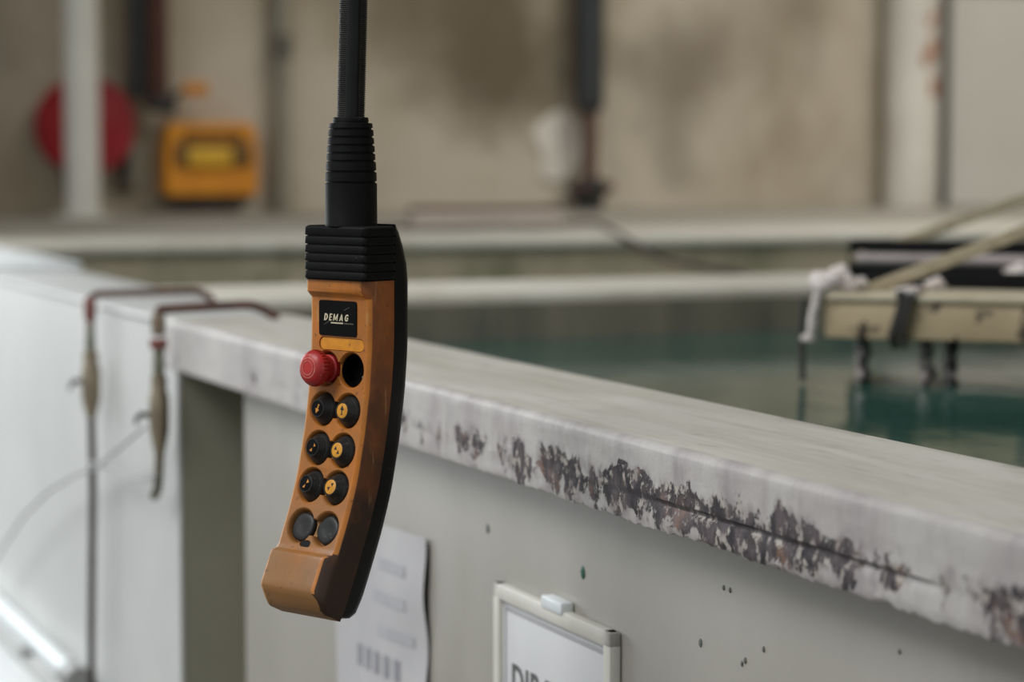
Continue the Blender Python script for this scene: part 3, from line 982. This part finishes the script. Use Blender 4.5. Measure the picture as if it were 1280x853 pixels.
# black pipe with valve
o, p, A, B, k = pipe_run('black_pipe', 'black vertical pipe narrowing to a rusty valve, right of centre', 737, -400, 140, 36, M['black_pipe'], .12)
MB().lathe([(k * .6, -.005), (k, .02), (k, 2.4)], 20).build('pipe', M['black_pipe'], o)
z1 = wl(p, 737, 222, .12).z
MB().lathe([(k * .52, z1), (k * .52, -.004)], 16).build('narrow_pipe', M['rust_pipe'], o)
z0 = foot(p)
MB().lathe([(k * .9, z0), (k * 1.0, z0 + .05), (k * 1.5, z1 - .05), (k * 1.5, z1 - .02), (k * .6, z1)], 18).build('valve_body', M['dark_metal'], o)
MB().tube([(-.09, -.06, z1 - .035), (.07, -.06, z1 - .035)], .018, 10).build('valve_handle', M['brown_pipe'], o)
# pale patch
o, p = wall_thing('wall_patch', 'pale plaster patch on the wall left of the black pipe', 'patch', 698, 182, .0)
rg = []
for yy, kk in ((0, 1.0), (-.012, .97)):
    rr = []
    for i in range(22):
        a = i * PI / 11
        q = wl(p, 698 + 31 * math.cos(a) * (1 + .16 * math.sin(3 * a + 1) + .1 * math.sin(5 * a)), 182 - 47 * math.sin(a) * (1 + .12 * math.sin(2 * a + .4)), .0)
        rr.append((q.x * kk, yy, q.z * kk))
    rg.append(rr)
MB().loft(rg).build('slab', M['plaster'], o)
# column and slim dark upright on the right
o, p, A, B, k = pipe_run('wall_column', 'round cream column with rust spots near the right of the wall', 1138, -400, 262, 64, M['cream'], .13, 'column')
MB().lathe([(k, foot(p)), (k, 2.6)], 28).build('shaft', M['cream'], o)
for (x, y, r) in ((1148, 62, .035), (1140, 75, .03), (1150, 110, .034), (1145, 30, .02), (1152, 20, .02)):
    q = wl(p, x, y, .13)
    MB().lathe([(r, 0), (r * .8, k * .06)], 12, Matrix.Translation((q.x * .8, -math.sqrt(max(0, k * k - (q.x * .8) ** 2)) + .004, q.z)) @ Matrix.Rotation(PI / 2, 4, 'X') @ Matrix.Diagonal((.8, 1.4, 1, 1))).build('rust_spot', grimy('rust_spot', srgb(168, 120, 90), srgb(150, 108, 84), 20), o)
o, p, A, B, k = pipe_run('downpipe', 'slim dark upright right beside the cream column', 1176, -400, 262, 15, M['green_pipe'], .05)
MB().lathe([(k, foot(p)), (k, 2.6)], 14).build('pipe', M['dark_metal'], o)
# plank on the platform
a, b = at(515, 285, deck_z), at(705, 284, deck_z)
o = thing('pale_plank', 'pale plank lying on the platform below the stained wall', 'plank', Vector((a.x, a.y, deck_z)), math.atan2((b - a).y, (b - a).x))
ln = (b - a).length
MB().bbox((0, 0, 0), (ln, .15, .045), .004).build('board', M['plank'], o)
MB().bbox((ln * .02, .01, .0455), (ln * .99, .15, .060), .003).build('shadow_strip', M['brown_pipe'], o)  # brown strip standing in for the plank's shadow line

# ------------------------------------------------------------------ pendant control
PH = math.radians(42)
PO = atd(425, 433, 1.82)
pend = thing('pendant_control', 'worn orange and black hanging crane control with a red stop button', 'remote control', PO, -PH)
mm = .001
# front line of the bent housing: (forward, up) in millimetres against length from the collar's lower edge
kz = np.array([140, 91, 50, 20, 0, -30, -63, -98, -123, -148, -180, -215.0])
kq = np.array([0, 0, 0, 0, .4, 3.0, 8.2, 16.2, 24.8, 35.2, 49.6, 66.5])
zz = np.linspace(140, -214, 1416)


def smooth_interp(x, xs, ys):
    y = np.interp(-x, -xs, ys)
    kern = np.hanning(121)
    kern /= kern.sum()
    ypad = np.concatenate([np.full(60, y[0]), y, y[-1] + (y[-1] - y[-2]) * np.arange(1, 61)])
    return np.convolve(ypad, kern, 'valid')


qq = smooth_interp(zz, kz, kq)
sl = np.concatenate([[0], np.cumsum(np.hypot(np.diff(zz), np.diff(qq)))])
sl -= np.interp(-50, -zz, sl)
ang = np.arctan2(np.gradient(qq), -np.gradient(zz))


def s_of(z):
    return float(np.interp(-z, -zz, sl))


def bend(w, d, s):
    """housing space in mm (right, out, down the front) to local metres"""
    z, q, t = np.interp(s, sl, zz), np.interp(s, sl, qq), np.interp(s, sl, ang)
    q2 = q + d * math.cos(t)
    z2 = z + d * math.sin(t)
    return Vector((w * mm, -q2 * mm, z2 * mm))


def bent(mb, name, mat, parent, smooth=35, **p):
    mb.v = [bend(*v) for v in mb.v]
    return mb.build(name, mat, parent, False, None, smooth, **p)


S_END = s_of(-191)
S_BLK = s_of(-153.5)


def front_d(s):
    pts = [(-1, 4.5), (9.0, 4.5), (13.5, 0.0), (S_BLK - 5, 0.0), (S_BLK - 1.5, 1.0), (S_BLK + 2.0, 5.2), (S_BLK + 4, 5.4), (S_END - 14, 5.4), (S_END - 11.5, 4.6), (S_END - 1.5, -6.5), (S_END, -10.0)]
    return float(np.interp(s, [a_ for a_, _ in pts], [b_ for _, b_ in pts]))


stations = sorted(set([0, 3, 6, 9, 11, 13.5, 15] + list(np.arange(18, S_BLK - 6, 4.0)) + [S_BLK - 5, S_BLK - 3, S_BLK - 1.5, S_BLK, S_BLK + 2, S_BLK + 4] + list(np.arange(S_BLK + 7, S_END - 15, 4.0)) + [S_END - 14, S_END - 12.8, S_END - 11.5, S_END - 8, S_END - 5, S_END - 1.5, S_END]))
WB = -25.5


def section(s):
    df = front_d(s)
    hw = 32.5 - (0.8 if s > S_END - 3 else 0)
    c = 2.8                                   # left edge
    e = 4.0 + 0.95 * max(0.0, df)             # the right edge is cut back where the face stands proud
    return [(-hw, WB, s), (-hw, df - c, s), (-hw + .3 * c, df - .3 * c, s), (-hw + c, df, s),
            (hw - e, df, s), (hw - .72 * e, df - .14 * e, s), (hw - .14 * e, df - .72 * e, s), (hw, df - e, s), (hw, WB, s)]


mb = MB()
mb.loft([section(s) for s in stations])
me = bpy.data.meshes.new('housing')
me.from_pydata([tuple(v) for v in mb.v], [], mb.f)
bm = bmesh.new()
bm.from_mesh(me)
bmesh.ops.recalc_face_normals(bm, faces=bm.faces)
bm.to_mesh(me)
bm.free()
hob = bpy.data.objects.new('housing', me)
COL.objects.link(hob)
ROWS = [s_of(z) for z in (-17.5, -48, -77.5, -105, -134.5)]
BX = 13.4
cutters = []


def cutter(mb):
    me = bpy.data.meshes.new('cutter')
    me.from_pydata([tuple(v) for v in mb.v], [], mb.f)
    bm = bmesh.new()
    bm.from_mesh(me)
    bmesh.ops.recalc_face_normals(bm, faces=bm.faces)
    bm.to_mesh(me)
    bm.free()
    o = bpy.data.objects.new('cutter', me)
    COL.objects.link(o)
    md = hob.modifiers.new('cut', 'BOOLEAN')
    md.operation = 'DIFFERENCE'
    md.solver = 'MANIFOLD'
    md.object = o
    cutters.append(o)


def post_mat(w, s):
    """local z of a lathe becomes the outward direction at (w, s) of the housing space"""
    return Matrix.Translation((w, 0, s)) @ Matrix.Rotation(-PI / 2, 4, 'X')


def pill(mb, w0, s0, hw, hs, d0, d1, r=None, n=8, grow=0.0):
    r = min(hw, hs) if r is None else r
    pts = []
    for (sx, sy, a0) in ((1, 1, 0), (-1, 1, 90), (-1, -1, 180), (1, -1, 270)):
        for k in range(n + 1):
            a = math.radians(a0 + 90 * k / n)
            pts.append((sx * (hw - r) + r * math.cos(a), sy * (hs - r) + r * math.sin(a)))
    mb.loft([[(w0 + x, d0, s0 + y) for x, y in pts], [(w0 + x * (1 + grow), d1, s0 + y * (1 + grow)) for x, y in pts]])
    return mb


for i, s in enumerate(ROWS):
    for sx in (-1, 1):
        deep = -16 if (i == 0 and sx == 1) else (-9 if i < 4 else -7)
        cutter(MB().lathe([(12.4, deep + .03 * sx), (12.9, -1.6), (13.3, -.8), (14.2, 0.0), (15.2, 1.0)], 40, post_mat(sx * BX, s + .01 * sx)))
    if i > 0:
        mb = MB()
        hgt = 6.0
        mb.loft([[(-8, d, s - hgt - e), (8, d, s - hgt - e), (8, d, s + hgt + e), (-8, d, s + hgt + e)] for d, e in ((-5.5, 0), (-.6, .4), (1, 1.8))])
        cutter(mb)
    else:
        mb = MB()
        mb.loft([[(-8, d, s - 5 - e), (8, d, s - 5 - e), (8, d, s + 5 + e), (-8, d, s + 5 + e)] for d, e in ((-3.0, 0), (-.6, .4), (1, 1.8))])
        cutter(mb)
cutter(pill(MB(), 2.0, s_of(1.5), 24.0, 5.0, -1.6, .6, 4.6, 8, .02))
cutter(pill(MB(), -3.0, s_of(-146.6), 5.6, 2.6, -2.2, .6, 2.5, 6, .03))
bpy.context.view_layer.update()
dg = bpy.context.evaluated_depsgraph_get()
me2 = bpy.data.meshes.new_from_object(hob.evaluated_get(dg))
bpy.data.objects.remove(hob)
for o in cutters:
    bpy.data.objects.remove(o)
bm = bmesh.new()
bm.from_mesh(me2)
bmesh.ops.triangulate(bm, faces=[f for f in bm.faces if len(f.verts) > 4])
for v in bm.verts:
    v.co = bend(v.co.x, v.co.y, v.co.z)
bmesh.ops.recalc_face_normals(bm, faces=bm.faces)
bm.to_mesh(me2)
bm.free()
housing = link('housing', me2, M['orange'], pend, smooth=32, label='worn orange plastic housing with button wells')
# the shell's flank carries more dirt, its edges are rubbed bright
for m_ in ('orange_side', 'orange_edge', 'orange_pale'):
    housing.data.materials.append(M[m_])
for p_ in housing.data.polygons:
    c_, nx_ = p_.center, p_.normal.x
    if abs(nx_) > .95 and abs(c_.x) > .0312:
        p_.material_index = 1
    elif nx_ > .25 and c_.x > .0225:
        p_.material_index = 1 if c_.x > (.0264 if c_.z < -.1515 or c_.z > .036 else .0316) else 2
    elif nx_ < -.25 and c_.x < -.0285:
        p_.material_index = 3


# back cover
BCW = 31.6


def back_d(s):
    pts = [(-42, -33.0), (-36, -36.5), (-24, -41.5), (-12, -45), (0, -46.2), (60, -46.2), (120, -45.8), (S_END - 24, -45.5), (S_END - 11, -43.5), (S_END - 6, -39), (S_END - 4, -34)]
    return float(np.interp(s, [a_ for a_, _ in pts], [b_ for _, b_ in pts]))


def bc_section(s):
    db = back_d(s)
    fr = -26.0 if s > .5 else -27.5
    sh = -2.5 if s > S_END - 4.5 else 0
    pts = [(BCW + sh, fr), (BCW + sh, min(fr - .5, db + 9)), (BCW - .9 + sh, min(fr - .8, db + 5)), (BCW - 3.6 + sh, db + 1.6), (BCW - 8, db)]
    return [(x, d, s) for x, d in pts] + [(-x, d, s) for x, d in pts[::-1]]


mb = MB()
mb.loft([bc_section(s) for s in list(np.arange(-42, .1, 3)) + [.6] + list(np.arange(4, S_END - 13, 4)) + [S_END - 11, S_END - 9, S_END - 7.5, S_END - 6, S_END - 5, S_END - 4]])
bent(mb, 'back_cover', M['black_plastic'], pend, 45, label='matt black rounded back cover')

# ribbed collar
def rrect(hw, d0, d1, r, s, n=6):
    out = []
    cw, cd = hw - r, None
    for (cx_, cy_, a0) in ((hw - r, d1 - r, 0), (-hw + r, d1 - r, 90), (-hw + r, d0 + r, 180), (hw - r, d0 + r, 270)):
        for k in range(n + 1):
            a = math.radians(a0 + 90 * k / n)
            out.append((cx_ + r * math.cos(a), cy_ + r * math.sin(a), s))
    return out


mb = MB()
prof = [(-41.0, -2.0), (-40.2, -.6), (-39.2, 0)]
pitch = 6.55
for k in range(6):
    b0 = -39.2 + k * pitch
    prof += [(b0 + .4, 0.0), (b0 + pitch - 1.6, 0.15), (b0 + pitch - 1.0, -.2), (b0 + pitch - .8, -1.1), (b0 + pitch - .25, -1.1), (b0 + pitch, -.25)]
prof = [q for q in prof if q[0] < -.3] + [(-.25, 0.0), (0.0, -.6)]
prof = sorted(prof)
rings = []
for s, g_ in prof:
    wide = 33.4 + g_ + (s + 41) / 41 * .3
    rings.append(rrect(wide, -27.8 - g_ * .5, 6.3 + g_, 4.5, s))
mb.loft(rings)
bent(mb, 'collar', M['black_rubber'], pend, 40, label='black ribbed rubber collar')

# strain relief sleeve
AX = -12.5
prof = []
base = -41
zt = lambda y: (280 - y) / 1.66
rows_ = [(277, 19.7), (228, 19.6), (226.5, 18.2), (225, 18.2), (224.5, 19.4), (214, 19.3), (213, 17.8), (211.5, 17.8), (211, 19.1), (201, 18.8), (200, 17.4), (198.5, 17.4), (198, 18.5), (191, 18.3), (190, 16.9), (188.5, 16.9), (188, 18.1), (181, 17.9), (180, 16.5), (178.5, 16.5), (178, 17.7), (171, 17.4), (170, 16.1), (168.5, 16.1), (168, 17.3), (161, 17.0), (160, 15.5), (158.5, 15.5), (158, 16.6), (152.5, 16.2), (152, 13.4), (150.5, 13.2), (150, 13.6), (146, 13.3), (145, 12.6)]
prof = [(19.9, -.5), (19.9, 1.2)] + [(r, zt(y)) for y, r in rows_]
mb = MB().lathe([(r * mm, h * mm) for r, h in prof], 48, Matrix.Translation(bend(0, AX, -41)))
mb.build('strain_relief', M['black_rubber'], pend, smooth=30, label='stepped black rubber sleeve round the cable')

# nameplate
SP = s_of(21.0)
mb = MB()
pill(mb, -1.5, SP, 20.2, 13.4, -.3, .9, 2.2)
plate = bent(mb, 'nameplate', M['gloss_black'], pend, label='black nameplate with beige lettering')


def letter_shapes(ch):
    """bold capital in a box 1 high: list of convex polygons, and its width"""
    q = lambda x0, y0, x1, y1: [(x0, y0), (x1, y0), (x1, y1), (x0, y1)]
    w = .235

    def ring(cx_, cy_, rx, ry, a0, a1, n=14):
        out = []
        for i in range(n):
            a, b = math.radians(a0 + (a1 - a0) * i / n), math.radians(a0 + (a1 - a0) * (i + 1) / n)
            out.append([(cx_ + rx * math.cos(a), cy_ + ry * math.sin(a)), (cx_ + rx * math.cos(b), cy_ + ry * math.sin(b)), (cx_ + (rx - w) * math.cos(b), cy_ + (ry - w * .85) * math.sin(b)), (cx_ + (rx - w) * math.cos(a), cy_ + (ry - w * .85) * math.sin(a))])
        return out
    if ch == 'D':
        return [q(0, 0, w, 1), q(w, 0, .26, .17), q(w, .83, .26, 1)] + ring(.26, .5, .44, .5, -90, 90), .70
    if ch == 'E':
        return [q(0, 0, w, 1), q(w, 0, .54, .17), q(w, .42, .50, .58), q(w, .83, .54, 1)], .54
    if ch == 'M':
        return [q(0, 0, .18, 1), q(.72, 0, .90, 1), [(.18, 1), (.02, 1), (.36, .12), (.45, .12), (.45, .40)], [(.72, 1), (.88, 1), (.54, .12), (.45, .12), (.45, .40)]], .90
    if ch == 'A':
        return [[(0, 0), (.20, 0), (.46, 1), (.28, 1)], [(.74, 0), (.54, 0), (.28, 1), (.46, 1)], q(.16, .20, .58, .36)], .74
    return ring(.40, .5, .40, .5, 40, 360 - 62) + [q(.40, .40, .70, .55), q(.52, .08, .70, .45)], .70


mb = MB()
xw, hgt_, lean_ = -16.2, 5.3, .20
for ch in 'DEMAG':
    pol, wd = letter_shapes(ch)
    for q in pol:
        n_ = len(q)
        base = [(xw + (x + lean_ * y) * hgt_, 1.12, SP + 1.9 - y * hgt_) for x, y in q]
        mb.add([(x, .95, z) for x, _, z in base] + base, [tuple(range(n_, 2 * n_))] + [(i, (i + 1) % n_, (i + 1) % n_ + n_, i + n_) for i in range(n_)])
    xw += (wd + .12) * hgt_ * 1.24
ltr = [v for v in mb.v]
x0_, x1_ = min(v.x for v in ltr), max(v.x for v in ltr)
for v in mb.v:
    v.x = -16.2 + (v.x - x0_) * 26.8 / (x1_ - x0_)
bent(mb, 'lettering', M['letter'], plate, 0)
mb = MB()
pill(mb, -2.0, SP + 3.5, 6.6, .5, 1.0, 1.16, .3, 2)
bent(mb, 'underline', M['letter'], plate)
mb = MB()
for k in range(7):
    pill(mb, 6.0 + k * 1.5, SP + 3.6, .45, .4, 1.0, 1.15, .1, 1)
bent(mb, 'underline', M['letter_dim'], plate)
mb = MB()
for (w0, w1, s0, s1) in ((-16, -10.5, 5.0, 2.2), (5.5, 11.5, -6.5, -9.0)):
    mb.add([(w0, 1.12, SP + s0), (w1, 1.12, SP + s1), (w1, 1.12, SP + s1 + .3), (w0, 1.12, SP + s0 + .3)], [(0, 1, 2, 3)])
bent(mb, 'slash_line', M['letter_dim'], plate)
# yellow strip in its groove
mb = MB()
pill(mb, 2.0, s_of(1.5), 23.4, 4.5, -1.7, -.7, 4.3)
bent(mb, 'label_strip', M['yellow_strip'], pend, label='clean yellow strip in a rounded groove')
# little dark insert under the last row
mb = MB()
pill(mb, -3.0, s_of(-146.6), 5.2, 2.2, -2.4, -.9, 2.1, 6)
bent(mb, 'insert', M['black_plastic'], pend, label='small dark oval insert')


def frame_at(w, s, d=0):
    """lathe axis (local z) along the outward normal at this point, in local metres"""
    t = float(np.interp(s, sl, ang))
    zax = Vector((0, -math.cos(t), math.sin(t)))
    xax = Vector((1, 0, 0))
    yax = zax.cross(xax)
    Mx = Matrix((xax, yax, zax)).transposed().to_4x4()
    return Matrix.Translation(bend(w, d, s)) @ Mx


def mlathe(prof, F, n=36, wave=None):
    return MB().lathe([(r * mm, h * mm) for r, h in prof], n, F, True, wave)


def flat(polys, F, h, name, mat, parent, th_=.12):
    mb = MB()
    for pts in polys:
        n_ = len(pts)
        mb.add([F @ Vector((x * mm, y * mm, (h - th_) * mm)) for x, y in pts] + [F @ Vector((x * mm, y * mm, h * mm)) for x, y in pts],
               [tuple(range(n_))[::-1], tuple(range(n_, 2 * n_))] + [(i, (i + 1) % n_, (i + 1) % n_ + n_, i + n_) for i in range(n_)])
    return mb.build(name, mat, parent, smooth=0)


def rot(pts, a):
    c_, s_ = math.cos(math.radians(a)), math.sin(math.radians(a))
    return [(x * c_ - y * s_, x * s_ + y * c_) for x, y in pts]


def arrow_single():
    return [[(0, 4), (2.1, .6), (.75, .6), (.75, -.2), (-.75, -.2), (-.75, .6), (-2.1, .6)], [(-.75, -.7), (.75, -.7), (.75, -1.5), (-.75, -1.5)], [(-.75, -2.0), (.75, -2.0), (.75, -3.2), (-.75, -3.2)]]


def arrow_pair(up=True):
    t = lambda x, y, f: [(x - 1.5, y - 1.3 * f), (x + 1.5, y - 1.3 * f), (x, y + 1.5 * f)]
    return (t(-1.5, 1.4, 1), t(1.5, -1.5, 1)) if up else (t(-1.4, -1.6, -1), t(1.6, 1.6, -1))


BODY = [(12.3, -9), (12.4, -5.4), (12.2, -4.0), (11.6, -2.3), (10.8, -1.0), (9.9, .1), (9.0, .9), (8.9, 1.5), (8.5, 1.9), (8.1, 2.3), (8.0, 3.0), (7.5, 3.5), (7.2, 3.9), (7.0, 5.0), (6.6, 5.5), (6.0, 5.5), (5.8, 4.9), (0.5, 4.9)]
marks = {1: ('single', 'single'), 2: ('pair', 'pair'), 3: ('pair', 'pair')}
for i in (1, 2, 3):
    for sx in (-1, 1):
        F = frame_at(sx * (BX - .2), ROWS[i])
        lab = 'black rubber button with %s' % ('orange marks on black' if sx < 0 else 'black marks on a yellow disc')
        b = mlathe(BODY, F).build('push_button', M['button_rubber'], pend, smooth=40, label=lab)
        mlathe([(5.6, 4.8), (5.6, 5.15), (5.2, 5.3), (.3, 5.3)], F).build('button_disc', M['gloss_black'] if sx < 0 else M['disc_yellow'], b, smooth=40)
        if i == 1:
            pol = arrow_single()
            pol = [rot(q, 160 if sx < 0 else 0) for q in pol]
        elif i == 2:
            pol = [[(1.4, 3.2), (1.4, .2), (3.4, 1.2)], [(.0, -.4), (.0, -3.4), (-2.6, -2.6)]] if sx < 0 else arrow_pair(True)
            pol = [[(x + (.6 if sx < 0 else 0) - (.8 if sx < 0 else 0), y) for x, y in q] for q in pol]
        else:
            pol = [[(.4, .4), (3.0, 1.2), (1.0, 3.6)], [(-.4, -.6), (-3.0, -2.8), (-.8, -3.4)]] if sx < 0 else arrow_pair(False)
        flat(pol, F, 5.45, 'button_mark', M['mark_orange'] if sx < 0 else M['mark_black'], b)
for sx, rr in ((-1, 11.4), (1, 11.2)):
    F = frame_at(sx * BX, ROWS[4])
    mlathe([(rr, -7), (rr, -4.0), (rr - .7, -3.0), (rr - 2.5, -2.4), (rr - 6, -2.9), (.4, -3.2)], F, 36, lambda r, h, j: r * .03 * math.sin(j * .7 + sx)).build('blank_cap', M['button_rubber'], pend, smooth=40, label='plain black rubber cap without a mark')
F = frame_at(BX, ROWS[0])
mlathe([(12.2, -15.5), (12.2, -3.0), (11.6, -2.4), (11.2, -3.2), (11.2, -13.5), (.5, -13.5)], F).build('empty_socket', M['void'], pend, smooth=40, label='empty black button well')
mlathe([(1.2, -13.4), (1.2, -11.5), (.4, -11.2)], frame_at(BX + 2, ROWS[0] + 5), 12).build('contact_pin', M['grey_rod'], pend)
# emergency stop
F = frame_at(-BX, ROWS[0])
es = mlathe([(10.6, -8), (10.6, -1), (9.6, 0), (9.4, 6.4), (10.0, 7.0)], F).build('stop_button', M['red'], pend, smooth=35, label='red mushroom stop button with a notched edge')
nn = 120


def notch(r, h, j):
    return (-.0010 if (j // 2) % 2 else 0.0) if (12.0 < r * 1000 < 14.4 and 8.0 < h * 1000 < 13.2) else 0.0


mlathe([(9.6, 6.8), (12.2, 7.4), (13.2, 8.9), (14.0, 10.2), (14.1, 11.5), (13.9, 12.9), (13.2, 14.4), (12.1, 16.0), (10.6, 17.5), (9.2, 18.3), (7.6, 18.9), (5.9, 19.2), (.5, 19.3)], F, nn, notch).build('button_head', M['red'], es, smooth=38)
mb = MB()
for r0, r1 in ((5.1, 5.7), (7.3, 7.9)):
    h0, h1 = (19.38, 19.34) if r0 < 6 else (19.0, 18.85)
    mb.lathe([(r0 * mm, (h0 - .5) * mm), (r0 * mm, (h0 + .12) * mm), (r1 * mm, (h1 + .12) * mm), (r1 * mm, (h1 - .5) * mm)], 48, F)
mb.build('ring_mark', M['red_ring'], es, label='two pale worn rings')

# ------------------------------------------------------------------ the cable it hangs from
bot = WM[pend.name] @ (bend(0, AX, -41) + Vector((0, 0, zt(147) * mm)))
ca = thing('control_cable', 'black corrugated cable rising from the hanging crane control', 'cable', bot, -PH)
lean = lambda h: Vector((.026 * h * math.cos(PH) * 1.2, .026 * h * math.sin(PH), 0))
mb = MB()
rings = []
n_ = 28
h = -.004
while h < .16:
    for (dh, rr) in ((0, 9.9), (.0004, 10.8), (.0009, 10.8), (.0013, 9.9)):
        c0 = lean(h + dh) + Vector((0, 0, h + dh))
        rings.append([c0 + Vector((rr * mm * math.cos(2 * PI * j / n_), rr * mm * math.sin(2 * PI * j / n_), 0)) for j in range(n_)])
    h += .00155
rings.append([lean(4.5) * .3 + Vector((10.3 * mm * math.cos(2 * PI * j / n_), 10.3 * mm * math.sin(2 * PI * j / n_), 4.45)) for j in range(n_)])
mb.loft(rings)
mb.build('corrugated_tube', M['cable'], ca, smooth=50)
# smooth inner cable showing along the slit of the tube
mb = MB()
pth = []
for k in range(60):
    h = -.002 + .165 * k / 59
    pth.append(lean(h) + Vector((.0046 + .0005 * noise.noise(Vector((h * 60, 0, 0))), -.0036, h)))
mb.tube(pth, .0062, 16)
mb.build('inner_cable', M['black_plastic'], ca, smooth=60)
